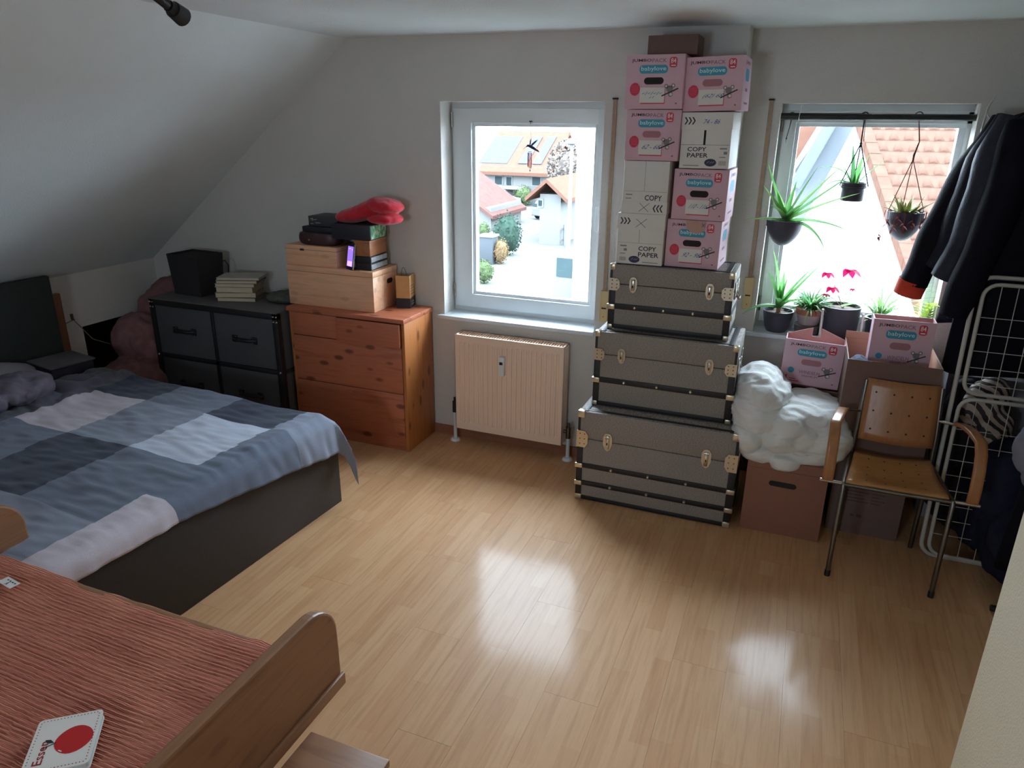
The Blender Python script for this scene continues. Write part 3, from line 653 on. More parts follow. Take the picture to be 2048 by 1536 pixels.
m = MB(); m.box(-.13, .13, -.13, .12, -.03, .045, .025); m.build('body', plain('cushion_dark', srgb(48, 46, 58), .9, .1, 40), fc, smooth=True)
m = MB(); m.box(-.135, .135, -.135, .125, .04, .05, .004); m.build('top_side', plain('cushion_top', srgb(96, 92, 96), .9, .1, 40), fc, smooth=True)
# boards and cord beside the headboard
B('wooden_board', plain('board_brown', srgb(136, 92, 66), .7, .1, 8, (8, 8, 1)), None, (-4.235, -4.205, 2.945, 3.03, .0, .86), ch=.003, label='narrow brown wooden board upright beside the headboard', cat='board')
ct = thing('wall_hook', 'small dark hook with a hanging cord on the knee wall', 'hook', (XK, 3.1, .68))
B('plate', steel_dark, ct, (0, .006, -.008, .008, -.01, .03), (0, .02, -.004, .004, -.01, -.002), smooth=False)
m = MB(); m.tube([(.012, -.06, -.02), (.012, 0, -.008), (.012, .05, -.08), (.02, .1, -.16), (.05, .2, -.22)], .003, 6); m.build('cord', plain('cord_grey', srgb(120, 110, 96), .8), ct, smooth=True)
pf = plain('rose_fabric', srgb(132, 92, 92), .95, .18, 20, bmp=.2, bscale=80)
blob('rose_blanket', [((-4.02, 3.5, .3), (.18, .26, .3)), ((-4.0, 3.62, .6), (.16, .16, .22)), ((-4.02, 3.42, .5), (.16, .18, .17)), ((-4.0, 3.28, .2), (.2, .2, .2)), ((-3.98, 3.68, .76), (.12, .1, .1))], pf, None, .015, 4, ((.05, .14),), flat=.001, ridges=((.016, (9, 9, 5), 4), (.008, (22, 22, 9), 7)), label='dusty rose blanket bunched beside the dark dresser', cat='blanket')

# ------------------------------------------------------------------ child's pine bed
kb0, kb1, ky0, ky1 = -2.42, -1.10, .30, 1.30
kid = thing('child_bed', 'pine child bed with rounded end boards in the front left corner', 'bed', (kb1, ky1, 0)); KL = kb1 - kb0; KW = ky1 - ky0
def endboard(x0, x1, top, name):
    r = .12; pts = [(-KW - .1, .3), (.10, .3), (.125, .33), (.125, .42)]
    pts += [(.125 - r + r * math.cos(a), top - r + r * math.sin(a)) for a in [PI / 2 * i / 8 for i in range(1, 9)]]
    pts += [(-KW - .1 + r - r * math.sin(a), top - r + r * math.cos(a)) for a in [PI / 2 * i / 8 for i in range(9)]] + [(-KW - .1, .4)]
    m = MB(); m.prism(pts, x0, x1, 'x'); o = m.build(name, pineBY, kid); bv = o.modifiers.new('b', 'BEVEL'); bv.width = .008; bv.segments = 2; bv.limit_method = 'ANGLE'; return o
endboard(-.036, 0, .602, 'footboard'); endboard(-KL, -KL + .036, .66, 'headboard')
B('end_rail', pineBY, kid, (0, .012, -KW - .1, .126, .295, .335), ch=.003)
for sx_ in (-KL + .0, -.036):
    for sy in (-.4, -KW + .0): B('leg', pineBX, kid, (sx_, sx_ + .036, sy, sy + .06, 0, .3), ch=.003)
B('side_rail', pineBX, kid, (-KL + .03, -.03, -.028, .0, .28, .485), ch=.004); B('side_rail', pineBX, kid, (-KL + .03, -.03, -KW, -KW + .028, .28, .485), ch=.004)
B('mattress', MATS['ticking'], kid, (-KL + .04, -.04, -KW + .03, -.03, .3, .465), ch=.03)
mm, nt, b_ = nodes('terracotta_muslin'); setin(b_, rough=.95, sheen=.2)
v_ = coords(nt, (1, 1, 1)); wv = nt.nodes.new('ShaderNodeTexWave'); wv.bands_direction = 'Y'; wv.inputs['Scale'].default_value = 60; wv.inputs['Distortion'].default_value = 5; wv.inputs['Detail'].default_value = 3; wv.inputs['Detail Scale'].default_value = .6
nt.links.new(v_, wv.inputs['Vector']); nz = noise(nt, v_, 5)
c1 = ramp(nt, nz, [(.3, srgb(186, 100, 76)), (.7, srgb(208, 126, 98))]); c2 = ramp(nt, wv.outputs['Fac'], [(.0, (.93, .92, .91)), (.5, (1, 1, 1))])
nt.links.new(mixrgb(nt, 1, c1, c2, 'MULTIPLY'), b_.inputs['Base Color']); bump(nt, b_, wv.outputs['Fac'], .7, .006)
mus = thing('muslin_cover', 'crinkled terracotta muslin cover on the child bed', 'bed cover', (kb1, ky1, 0))
def mus_pt(u, v):
    lx = -KL + .045 + u * (KL - .085); ly = -KW + .05 + v * (KW - .045)
    e = max(0, (ly + .06) / .06); ex = min(1, max(0, -lx - .04) / .05)
    z = .492 + mn.noise((lx * 2.2, ly * 2.2, 7)) * .014 + mn.noise((lx * 3, ly * 14, 4)) * .004 - .012 * e * e + .01 * mn.noise((lx * 9, 0, 1)) * e + .02 * max(0, 1 - (lx + KL) / .4) 
    z += .0011 * math.sin(ly * 500 + 5 * mn.noise((lx * 6, ly * 6, 0)) + lx * 14)
    return Vector((lx, ly, z))
m = MB(); m.grid(mus_pt, 70, 460); o = m.build('cover', mm, mus, smooth='all', norm=False); sm = o.modifiers.new('t', 'SOLIDIFY'); sm.thickness = .006; sm.offset = -1
tp = at(24, 1172, z=.505); tg = Matrix.Translation((tp.x - kb1, tp.y - ky1, .512)) @ Matrix.Rotation(-.15, 4, 'Z')
m = Art(tg); m.rect(-.05, .022, -.016, .016); tgo = m.build('care_tag', paper, mus, norm=False)
m = Art(tg); m.lay = 1; m.text('A', -.02, -.008, -.012, .002, .02)
for i in range(4): m.rect(-.034 + i * .013, -.026 + i * .013, .004, .008)
m.build('tag_print', ink_k, tgo, norm=False)
# picture book
q0, q1, q2, q3 = at(80, 1443, z=.52), at(208, 1418, z=.52), at(192, 1516, z=.52), at(64, 1536, z=.52)
ux = (q1 - q0).normalized(); ang = math.atan2(ux.y, ux.x); bw_ = (q1 - q0).length; bh_ = .165
bk_ = thing('board_book', 'white board book with a red apple on the terracotta cover', 'book', (q0.x, q0.y, .501), ang)
def rr(x0, x1, y0, y1, r, n=5):
    p = []
    for cx_, cy_, a0 in ((x1 - r, y1 - r, 0), (x0 + r, y1 - r, PI / 2), (x0 + r, y0 + r, PI), (x1 - r, y0 + r, 1.5 * PI)):
        p += [(cx_ + r * math.cos(a0 + PI / 2 * k / n), cy_ + r * math.sin(a0 + PI / 2 * k / n)) for k in range(n + 1)]
    return p
wb = plain('book_white', srgb(226, 220, 212), .35, .01, 10)
for nm, z0_, z1_, i_ in (('cover', 0, .003, 0), ('cover', .017, .020, 0)): m = MB(); m.prism(rr(0, bw_, -bh_, 0, .01), z0_, z1_, 'z'); m.build(nm, wb, bk_)
for i in range(4): m = MB(); m.prism(rr(.003, bw_ - .002 - .001 * (i % 2), -bh_ + .003, -.003, .008), .0035 + i * .0034, .0062 + i * .0034, 'z'); m.build('page', plain('board_page', srgb(196, 206, 204), .5, .03, 10), bk_)
Mb = Matrix.Translation((0, 0, .0195)); cr = plain('book_red', srgb(190, 34, 36), .35, .04, 10); dkr = plain('book_darkred', srgb(150, 36, 40), .4, .04, 10)
m = Art(Mb); nd = 17
for i in range(nd):
    t = (i + .5) / nd; m.ell(.008 + t * (bw_ - .016), -.007, .0016, .0016, 6); m.ell(.008 + t * (bw_ - .016), -bh_ + .007, .0016, .0016, 6); m.ell(.007, -.008 - t * (bh_ - .016), .0016, .0016, 6); m.ell(bw_ - .007, -.008 - t * (bh_ - .016), .0016, .0016, 6)
m.build('dotted_border', dkr, bk_, norm=False)
m = Art(Mb @ Matrix.Translation((bw_ * .28, -bh_ * .86, 0)) @ Matrix.Rotation(PI / 2, 4, 'Z')); m.text('Essen', 0, .07, 0, .02, .015); m.build('lettering', dkr, bk_, norm=False)
m = Art(Mb); ac = (bw_ * .66, -bh_ * .5); n = 28
m.poly([(ac[0] + .038 * math.cos(a) * (1 + .06 * math.cos(2 * a)), ac[1] + .042 * math.sin(a) * (1 - .12 * math.exp(-((a - PI) % (2 * PI)) ** 2 * 8))) for a in [2 * PI * i / n for i in range(n)]]); m.build('apple', cr, bk_, norm=False)
m = Art(Mb); m.lay = 1; m.line(ac[0] - .036, ac[1], ac[0] - .062, ac[1] - .012, .0025); m.poly([(ac[0] - .04, ac[1] + .0), (ac[0] - .05, ac[1] + .012), (ac[0] - .062, ac[1] + .014), (ac[0] - .055, ac[1] + .002)]); m.build('apple_stalk', ink_k, bk_, norm=False)
m = Art(Mb); m.lay = 1; m.line(ac[0] - .026, ac[1] - .026, ac[0] - .018, ac[1] - .032, .003); m.build('highlight', paper, bk_, norm=False)
# low wooden chest at the foot of the child bed
st = thing('wooden_step', 'low pine step against the foot of the child bed', 'step', (-.945, .86, 0))
B('top', pineBX, st, (-.125, .125, -.37, .37, .276, .30), ch=.004); B('side', pineBY, st, (-.12, -.1, -.36, .36, 0, .276), ch=.002); B('side', pineBY, st, (.1, .12, -.36, .36, 0, .276), ch=.002); B('front', pineBX, st, (-.1, .1, .34, .36, 0, .276), ch=.002); B('front', pineBX, st, (-.1, .1, -.36, -.34, 0, .276), ch=.002)
# ------------------------------------------------------------------ stacked trunks
def trunk(label, x0, x1, y0, y1, z0, z1, nb, big):
    w, d, h = x1 - x0, y1 - y0, z1 - z0; hw = w / 2
    o = thing('storage_chest', label, 'trunk', ((x0 + x1) / 2, y0, z0), group='grey trunks stacked between the windows')
    zl = h * .70
    B('body', tweed, o, (-hw, hw, 0, d, .012, zl - .001), ch=.006); lid = B('lid', tweed, o, (-hw, hw, 0, d, zl + .001, h - .002), ch=.006)
    e = .03
    for sx_ in (-1, 1):
        B('edge_band', leather, o, (min(sx_ * hw, sx_ * (hw - e)) - .001, max(sx_ * hw, sx_ * (hw - e)) + .001, -.003, .02, .01, zl - .002), ch=.001)
    B('edge_band', leather, o, (-hw - .002, hw + .002, -.003, .02, .004, .026), ch=.001)
    for yy in (0, d - .02):
        B('top_band', leather, o, (-hw + .02, hw - .02, yy + (.0 if yy else .02), yy + .02 + (.0 if yy else .02), h - .006, h + .001), ch=.001)
    for sx_ in (-1, 1):
        B('top_band', leather, o, (sx_ * (hw - .035) - .012, sx_ * (hw - .035) + .012, .01, d - .01, h - .005, h + .0015), ch=.001)
        B('side_band', leather, o, (sx_ * hw - .002, sx_ * hw + .002, .01, d - .01, .01, .04), (sx_ * hw - .002, sx_ * hw + .002, .01, d - .01, h * .36, h * .44), smooth=False)
        B('lid_edge', leather, o, (min(sx_ * hw, sx_ * (hw - .012)), max(sx_ * hw, sx_ * (hw - .012)), -.002, .01, zl + .002, h - .03), smooth=False)
    bands = [h * .4, h * .2] if nb == 2 else [h * .36]
    for zb_ in bands:
        bw_ = .026 if nb == 2 else .028
        bd_ = B('front_band', leather, o, (-hw + .01, hw - .01, -.006, .004, zb_ - bw_ / 2, zb_ + bw_ / 2), ch=.002)
        for k_ in (-.24, 0, .24):
            m = MB(); m.lathe([(.008, 0), (.008, .004), (.005, .009), (0, .01)], n=10, M=Matrix.Translation((k_ * w - .02, -.006, zb_)) @ Matrix.Rotation(PI / 2, 4, 'X')); m.build('stud', brass, bd_, smooth=True)
        for sx_ in (-1, 1):
            cxx = sx_ * (hw - .012); B('band_cap', brass, o, (cxx - .02, cxx + .02, -.009, .02, zb_ - bw_ / 2 - .003, zb_ + bw_ / 2 - .004), ch=.003)
    cs = .036 if big else .028
    for sx_ in (-1, 1):
        for zc_, hh in ((h - cs * .5, cs), (cs * .4, cs * .8)):
            cxx = sx_ * (hw - cs / 2 + .003); B('corner_cap', brass, o, (cxx - cs / 2, cxx + cs / 2, -.005, cs, zc_ - hh / 2, zc_ + hh / 2 + .002), ch=.004)
        # corner clamp plate across the lid joint
        cxx = sx_ * (hw - .028 + .003); pw, phh = (.03, .048) if big else (.026, .032)
        pts = [(cxx + sx_ * pw, zl + phh * .9), (cxx - sx_ * pw * .5, zl + phh * .9), (cxx - sx_ * pw, zl + phh * .45), (cxx - sx_ * pw, zl - phh * .5), (cxx - sx_ * pw * .5, zl - phh), (cxx + sx_ * pw, zl - phh)]
        m = MB(); m.prism(pts, -.006, .0, 'y'); cp = m.build('clamp_plate', brass, o)
        m = MB()
        for qx in (-.012, .012):
            for qz in (-.028, 0, .028):
                m.lathe([(.0035, 0), (.0025, .002), (0, .003)], n=6, M=Matrix.Translation((cxx + qx, -.006, zl + qz * phh / .048)) @ Matrix.Rotation(PI / 2, 4, 'X'))
        m.build('rivets', steel_dark, cp)
    for k_ in (-.3, .32):
        lk = MB(); W_, H_ = (.023, .1) if big else (.019, .08)
        pts = [(-W_, H_ * .25), (-W_ * .6, H_ * .45), (0, H_ * .5), (W_ * .6, H_ * .45), (W_, H_ * .25), (W_, -H_ * .15), (W_ * .55, -H_ * .42), (0, -H_ * .5), (-W_ * .55, -H_ * .42), (-W_, -H_ * .15)]
        M_ = Matrix.Translation((k_ * w, 0, zl + .002)); lk.prism(pts, -.006, 0, 'y', M_); lo = lk.build('lock', brass, o)
        lk = MB(); lk.box(-W_ * .42, W_ * .42, -.016, -.005, -H_ * .36, H_ * .36, .003, M_); lk.tube([M_ @ Vector((-W_ * .5, -.012, H_ * .3)), M_ @ Vector((W_ * .5, -.012, H_ * .3))], .005, 8); hs = lk.build('hasp', chrome, lo, smooth=True)
        lk = MB(); lk.box(-.003, .003, -.0175, -.014, -.012, .0, 0, M_); lk.build('keyhole', dark_slot, lo)
    m = MB(); m.tube([(hw + .004, d * .38, h * .62), (hw + .02, d * .42, h * .56), (hw + .02, d * .58, h * .56), (hw + .004, d * .62, h * .62)], .006, 8); m.build('side_handle', chrome, o, smooth=True)
    for yy in (d * .36, d * .64): B('handle_mount', chrome, o, (hw, hw + .008, yy - .018, yy + .018, h * .6, h * .72), ch=.002)
    for yy in (.09, d - .09): B('side_clamp', chrome, o, (hw, hw + .007, yy - .025, yy + .025, zl - .04, zl + .04), ch=.002)
    return o
y2f, y1f = 3.405, 3.47
t2 = (at(1191, 667, y=y2f), at(1479, 687, y=y2f)); t1 = (at(1220, 528, y=y1f), at(1471, 546, y=y1f))
zt3 = .503; zt2 = (t2[0].z + t2[1].z) / 2; zt1 = (t1[0].z + t1[1].z) / 2
trunk('largest grey tweed trunk at the bottom of the stack', -.935, -.142, 3.30, 3.775, 0, zt3, 2, True)
trunk('middle sized grey tweed trunk, second in the stack', at(1187, 760, y=y2f).x, t2[1].x, y2f, 3.77, zt3 + .002, zt2, 1, False)
trunk('smallest grey tweed trunk, topmost under the cartons', at(1220, 560, y=y1f).x, t1[1].x, y1f, 3.77, zt2 + .002, zt1, 1, False)

# ------------------------------------------------------------------ printed cartons
def nappy_art(o, w, h, y, pen_txt, windeln=False, taped=False, hole='dark'):
    M = front_M(-w / 2, y, 0); U = lambda u: u * w; V = lambda v: (1 - v) * h
    m = Art(M); m.text('JUMBO', U(.09), U(.43), V(.145), V(.075), .012); m.build('brand_lettering', ink, o, norm=False)
    m = Art(M); m.text('PACK', U(.445), U(.69), V(.145), V(.075), .0); m.build('brand_lettering', ink_lt, o, norm=False)
    m = Art(M); m.pill(U(.23), U(.72), V(.345), V(.19), .06 * w); lg = m.build('logo', teal, o, norm=False)
    m = Art(M); m.lay = 1; m.text('babylove', U(.26), U(.69), V(.315), V(.215), .008); m.build('logo_lettering', pale_print, lg, norm=False)
    m = Art(M); m.pill(U(.74), U(.87), V(.24), V(.055), .01); tg_ = m.build('count_tag', red_print, o, norm=False)
    m = Art(M); m.lay = 1; m.text('84', U(.76), U(.85), V(.165), V(.075), .012); m.rect(U(.77), U(.845), V(.215), V(.195)); m.build('count_lettering', paper, tg_, norm=False)
    m = Art(M); m.pill(U(.32), U(.66), V(.545), V(.415)); m.build('handle_hole', dark_slot if hole == 'dark' else plain('pink_flap', srgb(172, 118, 124), .7, .03, 20), o, norm=False)
    # grey animal on a branch
    m = Art(M); kx, ky = U(.77), V(.63)
    for du, dv, r in ((-.06, .05, .035), (.06, .06, .035), (0, 0, .055), (.02, -.1, .04)): m.ell(kx + du * w, ky + dv * h, r * w, r * w, 14)
    kg = m.build('printed_animal', koala_g, o, norm=False)
    m = Art(M); m.lay = 1
    for du, dv, r in ((-.06, .05, .018), (.06, .06, .018), (.025, -.1, .024)): m.ell(kx + du * w, ky + dv * h, r * w, r * w, 10)
    m.build('printed_detail', paper, kg, norm=False)
    m = Art(M); m.lay = 2; m.line(U(.64), V(.76), U(.92), V(.62), .0055); m.build('printed_branch', ink_k, kg, norm=False)
    m = Art(M); m.rect(U(.88), U(.91), V(.91), V(.885)); m.build('small_print', ink_lt, o, norm=False)
    if windeln:
        m = Art(M); m.ell(U(.17), V(.69), .055 * w, .055 * w); m.build('round_badge', teal, o, norm=False)
        m = Art(M); m.text('WINDELN', U(.31), U(.66), V(.74), V(.67), .0); m.text('PREMIUM', U(.37), U(.63), V(.81), V(.77), 0); m.build('product_lettering', ink_lt, o, norm=False)
        m = Art(M); m.text('4', U(.05), U(.13), V(.98), V(.8), .03); m.rect(U(.16), U(.27), V(.89), V(.875)); m.rect(U(.16), U(.33), V(.94), V(.92)); m.build('size_number', red_print, o, norm=False)
    else:
        m = Art(M); m.ell(U(.17), V(.63), .09 * w, .105 * w, 18); bd_ = m.build('round_badge', red_print, o, norm=False)
        m = Art(M); m.lay = 1
        for i in range(5): m.rect(U(.11), U(.23), V(.57 + i * .03), V(.565 + i * .03) + .0006)
        m.build('badge_lines', plain('badge_pink', srgb(220, 90, 110), .6), bd_, norm=False)
        m = Art(M); m.rect(U(.28), U(.7), V(.905), V(.63)); m.build('label_shadow', red_print, o, norm=False)
        m = Art(M); m.lay = 1; m.rect(U(.26), U(.69), V(.885), V(.6)); lb = m.build('paper_label', paper, o, norm=False)
        if pen_txt:
            m = Art(M); m.lay = 2
            if pen_txt == '~':
                for i in range(7): m.line(U(.3 + i * .05), V(.72 + .02 * (i % 2)), U(.345 + i * .05), V(.7 - .02 * (i % 2)), .002)
                m.line(U(.43), V(.8), U(.46), V(.77), .002); m.line(U(.48), V(.8), U(.51), V(.76), .002)
            else: m.text(pen_txt, U(.31), U(.63), V(.77), V(.68), 0, .1 * h)
            m.build('handwriting', pen, lb, norm=False)
    if taped:
        m = Art(M); m.lay = 3; m.poly([(U(.35), V(.0)), (U(.72), V(0)), (U(.7), V(.2)), (U(.6), V(.27)), (U(.45), V(.25)), (U(.36), V(.16))]); tp_ = m.build('torn_patch', plain('torn_card', srgb(190, 150, 138), .8, .06, 30), o, norm=False)
        m = Art(M); m.lay = 4; m.line(U(.64), V(.13), U(.7), V(.05), .003); m.line(U(.64), V(.05), U(.7), V(.13), .003); m.build('pen_cross', pen, tp_, norm=False)
def side_art(o, w, h, d):
    M = right_M(w / 2, 0, 0)
    m = Art(M); m.pill(d * .25, d * .7, h * .55, h * .78, .02); lg = m.build('side_logo', teal, o, norm=False)
    m = Art(M); m.text('JUMBO', d * .2, d * .75, h * .84, h * .92, .02); m.build('side_lettering', ink_lt, o, norm=False); m = Art(M); m.rect(d * .3, d * .6, h * .36, h * .42); m.build('side_print', ink_lt, o, norm=False); m = Art(M); m.rect(d * .25, d * .7, h * .12, h * .16); m.build('side_print', ink_lt, o, norm=False)
def carton(name, label, cat, pl, pr, y, z0, z1, d, mat, roll=0, group='cartons stacked on the trunks', yaw=0):
    a, b = at(*pl, y=y), at(*pr, y=y); w = b.x - a.x; h = z1 - z0
    o = thing(name, label, cat, ((a.x + b.x) / 2, y, z0), math.radians(yaw), group=group); o.rotation_euler = (0, math.radians(-roll), math.radians(yaw))
    B('body', mat, o, (-w / 2, w / 2, 0, d, 0, h), ch=.0025); return o, w, h
def paper_art(o, w, h, kind):
    M = front_M(-w / 2, 0, 0); U = lambda u: u * w; V = lambda v: (1 - v) * h
    lid0, lid1 = (0, .3) if kind != 'C' else (.77, 1.0)
    m = MB(); m.box(-w / 2 - .002, w / 2 + .002, -.0025, .25, V(lid1), V(lid0) + .001, .001); m.build('lid', white_card, o, smooth=True)
    m = Art(M); m.lay = 5
    def chev(u0, v0, v1, s):
        for i in range(3):
            a = U(u0) + i * .075 * w; mid = (V(v0) + V(v1)) / 2; t = .045 * w * s
            m.poly([(a, V(v0)), (a + .03 * w, V(v0)), (a + t + .03 * w, mid), (a + .03 * w, V(v1)), (a, V(v1)), (a + t, mid)])
    if kind == 'C': chev(.74, .82, .96, -1)
    else: chev(.05, .08, .21, 1)
    m.build('arrow_print', ink_k, o, norm=False)
    m = Art(M); m.lay = 0
    if kind == 'F': m.text('COPY', U(.15), U(.53), V(.69), V(.61), .015); m.text('PAPER', U(.15), U(.57), V(.8), V(.72), .015)
    elif kind == 'D': m.text('COPY', U(.48), U(.86), V(.72), V(.63), .015); m.text('PAPER', U(.48), U(.92), V(.84), V(.75), .015)
    else: m.text('COPY', U(.5), U(.88), V(.745), V(.64), .015)
    m.build('copy_lettering', ink_k, o, norm=False)
    if kind != 'C':
        eu, ev = (.63, .89) if kind == 'F' else (.4, .9)
        m = Art(M); m.ell(U(eu), V(ev), .12 * w, .07 * h); el = m.build('oval_emblem', navy_ell, o, norm=False)
        m = Art(M); m.lay = 1; m.line(U(eu - .07), V(ev + .01), U(eu - .02), V(ev - .025), .003); m.line(U(eu - .01), V(ev + .015), U(eu + .03), V(ev - .02), .003); m.line(U(eu + .03), V(ev + .01), U(eu + .08), V(ev - .02), .003); m.build('emblem_strokes', ink_g, el, norm=False)
        m = Art(M); s_ = .8 if kind == 'F' else .08
        for i in range(8): m.rect(U(s_ + i * .018), U(s_ + i * .018 + .009), V(.94), V(.86))
        m.rect(U(s_), U(s_ + .14), V(.65), V(.625)); m.rect(U(s_ + .08), U(s_ + .15), V(.74), V(.69)); m.rect(U(s_), U(s_ + .12), V(.8), V(.785)); m.rect(U(.08 if kind == 'F' else .58), U(.4 if kind == 'F' else .92), V(.955), V(.94)); m.build('small_print', ink_g, o, norm=False, kind='stuff')
    else:
        m = Art(M); m.rect(U(.07), U(.22), V(.65), V(.63)); m.build('small_print', ink_g, o, norm=False); m = Art(M); m.rect(U(.07), U(.2), V(.72), V(.705)); m.build('small_print', ink_g, o, norm=False)
    m = Art(M); v0, v1 = (.31, .57) if kind != 'C' else (0, .57); cu_ = .48
    m.rect(U(cu_ - (.022 if kind == 'F' else .004)), U(cu_ + (.022 if kind == 'F' else .004)), V(v1), V(v0)); m.rect(U(.02), U(.98), V(.575), V(.57)); m.build('flap_seam', dark_slot if kind == 'F' else ink_g, o, norm=False)
    m = Art(M); m.lay = 6
    if kind == 'F': m.text('74 - 86', U(.42), U(.74), V(.2), V(.12), 0, .05 * h)
    else:
        c_ = (.5, .88) if kind == 'C' else (.5, .18)
        m.line(U(c_[0] - .11), V(c_[1] + .08), U(c_[0] + .12), V(c_[1] - .09), .002); m.line(U(c_[0] - .1), V(c_[1] - .08), U(c_[0] + .1), V(c_[1] + .08), .002)
    m.build('handwriting', pen if kind == 'F' else ink_k, o, norm=False)
yD, yH = 3.485, 3.505; zT = zt1 + .003; Z = lambda px, py, y: at(px, py, y=y).z
dD, dH = .28, .26
zD = Z(1283, 428, yD); zCc = Z(1296, 322, yD); zB = Z(1308, 219, yD); zA = Z(1312, 109, yD)
o, w, h = carton('copy_paper_carton', 'white COPY PAPER carton resting on the top trunk', 'carton', (1234, 480), (1327, 480), yD, zT, zD, dD, white_card); paper_art(o, w, h, 'D')
o, w, h = carton('copy_paper_carton', 'white COPY carton with its lid at the bottom, third from top', 'carton', (1246, 380), (1336, 380), yD, zD + .002, zCc, dD, white_card); paper_art(o, w, h, 'C')
o, w, h = carton('nappy_carton', 'pink nappy carton, second from top in the left column', 'carton', (1251, 270), (1359, 270), yD, zCc + .002, zB, dD, pink); nappy_art(o, w, h, 0, '62 - 68', hole='flap'); side_art(o, w, h, dD)
o, w, h = carton('nappy_carton', 'pink nappy carton on top of the left column', 'carton', (1252, 160), (1368, 160), yD - .008, zB + .002, zA, dD, pink, .3); nappy_art(o, w, h, 0, '~'); side_art(o, w, h, dD)
zH = Z(1390, 441, yH); zG = Z(1406, 339, yH); zF = Z(1417, 225, yH); zE = Z(1433, 114, yH)
o, w, h = carton('nappy_carton', 'pink nappy carton with torn tape on the top trunk', 'carton', (1331, 490), (1440, 490), yH, zT, zH, dH, pink, yaw=-2); nappy_art(o, w, h, 0, '92 - 98', taped=True); side_art(o, w, h, dH)
o, w, h = carton('nappy_carton', 'pink nappy carton between torn one and COPY PAPER carton', 'carton', (1345, 390), (1455, 390), yH, zH + .002, zG, dH, pink, yaw=-2); nappy_art(o, w, h, 0, '110 - 116'); side_art(o, w, h, dH)
o, w, h = carton('copy_paper_carton', 'white COPY PAPER carton marked 74 - 86 in blue pen', 'carton', (1362, 280), (1463, 280), yH, zG + .004, zF, dH, white_card, .6, yaw=-2); paper_art(o, w, h, 'F')
o, w, h = carton('nappy_carton', 'pink nappy carton marked (62) 68 topping the right column', 'carton', (1369, 170), (1488, 166), yH, zF + .006, zE + .004, dH, pink, 1.6, yaw=-2); nappy_art(o, w, h, 0, '(62) 68', hole='flap'); side_art(o, w, h, dH)
pA, pB = at(1296, 90, y=3.56), at(1396, 90, y=3.56)
bx = thing('cardboard_box', 'small dark brown box on top of the pink carton tower', 'carton', ((pA.x + pB.x) / 2, 3.56, zA + .004)); bw_ = (pB.x - pA.x) / 2
hb_ = Z(1345, 70, 3.56) - zA - .004; B('body', kraft_dark, bx, (-bw_, bw_, 0, .18, 0, hb_), ch=.002); B('top_flap', kraft_dark, bx, (-bw_, bw_, .005, .088, hb_ - .002, hb_ + .001), (-bw_, bw_, .092, .178, hb_ - .002, hb_ + .001), smooth=False)
# ------------------------------------------------------------------ cartons, duvet and chair by the right window
def open_carton(name, label, x0, x1, y0, y1, z0, z1, mat, inner, group=None, rz=0, bottom=None, flaps=()):
    o = thing(name, label, 'carton', ((x0 + x1) / 2, y0, z0), rz, group=group); w, d, h = x1 - x0, y1 - y0, z1 - z0; t = .004
    m = MB(); m.box(-w / 2, w / 2, 0, t, 0, h); m.box(-w / 2, w / 2, d - t, d, 0, h); m.box(-w / 2, -w / 2 + t, t, d - t, 0, h); m.box(w / 2 - t, w / 2, t, d - t, 0, h); m.box(-w / 2, w / 2, t, d - t, 0, t)
    m.build('body', mat, o)
    m = MB(); e = .0006
    m.box(-w / 2 + t, w / 2 - t, d - t - e, d - t, t, h - .001); m.box(-w / 2 + t, -w / 2 + t + e, t, d - t, t, h - .001); m.box(w / 2 - t - e, w / 2 - t, t, d - t, t, h - .001); m.build('inside_lining', inner, o)
    return o, w, d, h
c0, c1 = at(1478, 1055, z=0), at(1635, 1083, z=0); cy_ = 3.33; ctop = .388
o = thing('moving_box', 'tall brown cardboard box with a hand hole beside the trunks', 'carton', ((c0.x + c1.x) / 2, cy_, 0)); w = c1.x - c0.x
B('body', kraft, o, (-w / 2, w / 2, 0, .38, .0, ctop), ch=.003)
hp = at(1565, 970, y=cy_); m = Art(front_M(hp.x - (c0.x + c1.x) / 2, 0, hp.z) @ Matrix.Rotation(math.radians(-1), 4, 'Z')); m.pill(-.062, .062, -.014, .014); m.build('hand_hole', dark_slot, o, norm=False)
m = MB(); m.box(-w / 2, w / 2, -.001, .0, ctop - .05, ctop - .048); m.build('flap_crease', kraft_dark, o)
duv = plain('white_cotton', srgb(226, 226, 224), .9, .02, 20, bmp=.25, bscale=50)
P_ = lambda px, py, y: tuple(at(px, py, y=y))
E_ = [(P_(1528, 775, 3.55), (.125, .22, .095), (0, .35, 0)), (P_(1510, 800, 3.53), (.11, .2, .12)), (P_(1520, 820, 3.5), (.13, .2, .10)), (P_(1625, 816, 3.56), (.15, .2, .05), (0, .12, 0)), (P_(1645, 842, 3.55), (.13, .2, .06), (0, .12, 0)), (P_(1575, 835, 3.5), (.12, .2, .085)), (P_(1560, 860, 3.46), (.13, .16, .08)), (P_(1640, 868, 3.48), (.12, .15, .085)),
      (P_(1500, 865, 3.42), (.085, .13, .08)), (P_(1600, 865, 3.46), (.15, .14, .10)), (P_(1665, 875, 3.5), (.08, .15, .09)), (P_(1520, 895, 3.42), (.1, .11, .05)), (P_(1570, 912, 3.40), (.085, .09, .05)), (P_(1610, 900, 3.44), (.14, .1, .055))]
blob('duvet', E_, duv, None, .009, 8, ((.03, .2),), ridges=((.014, (4, 4, 18), 5), (.008, (10, 10, 36), 8)), label='bunched white duvet on the brown moving box', cat='duvet')
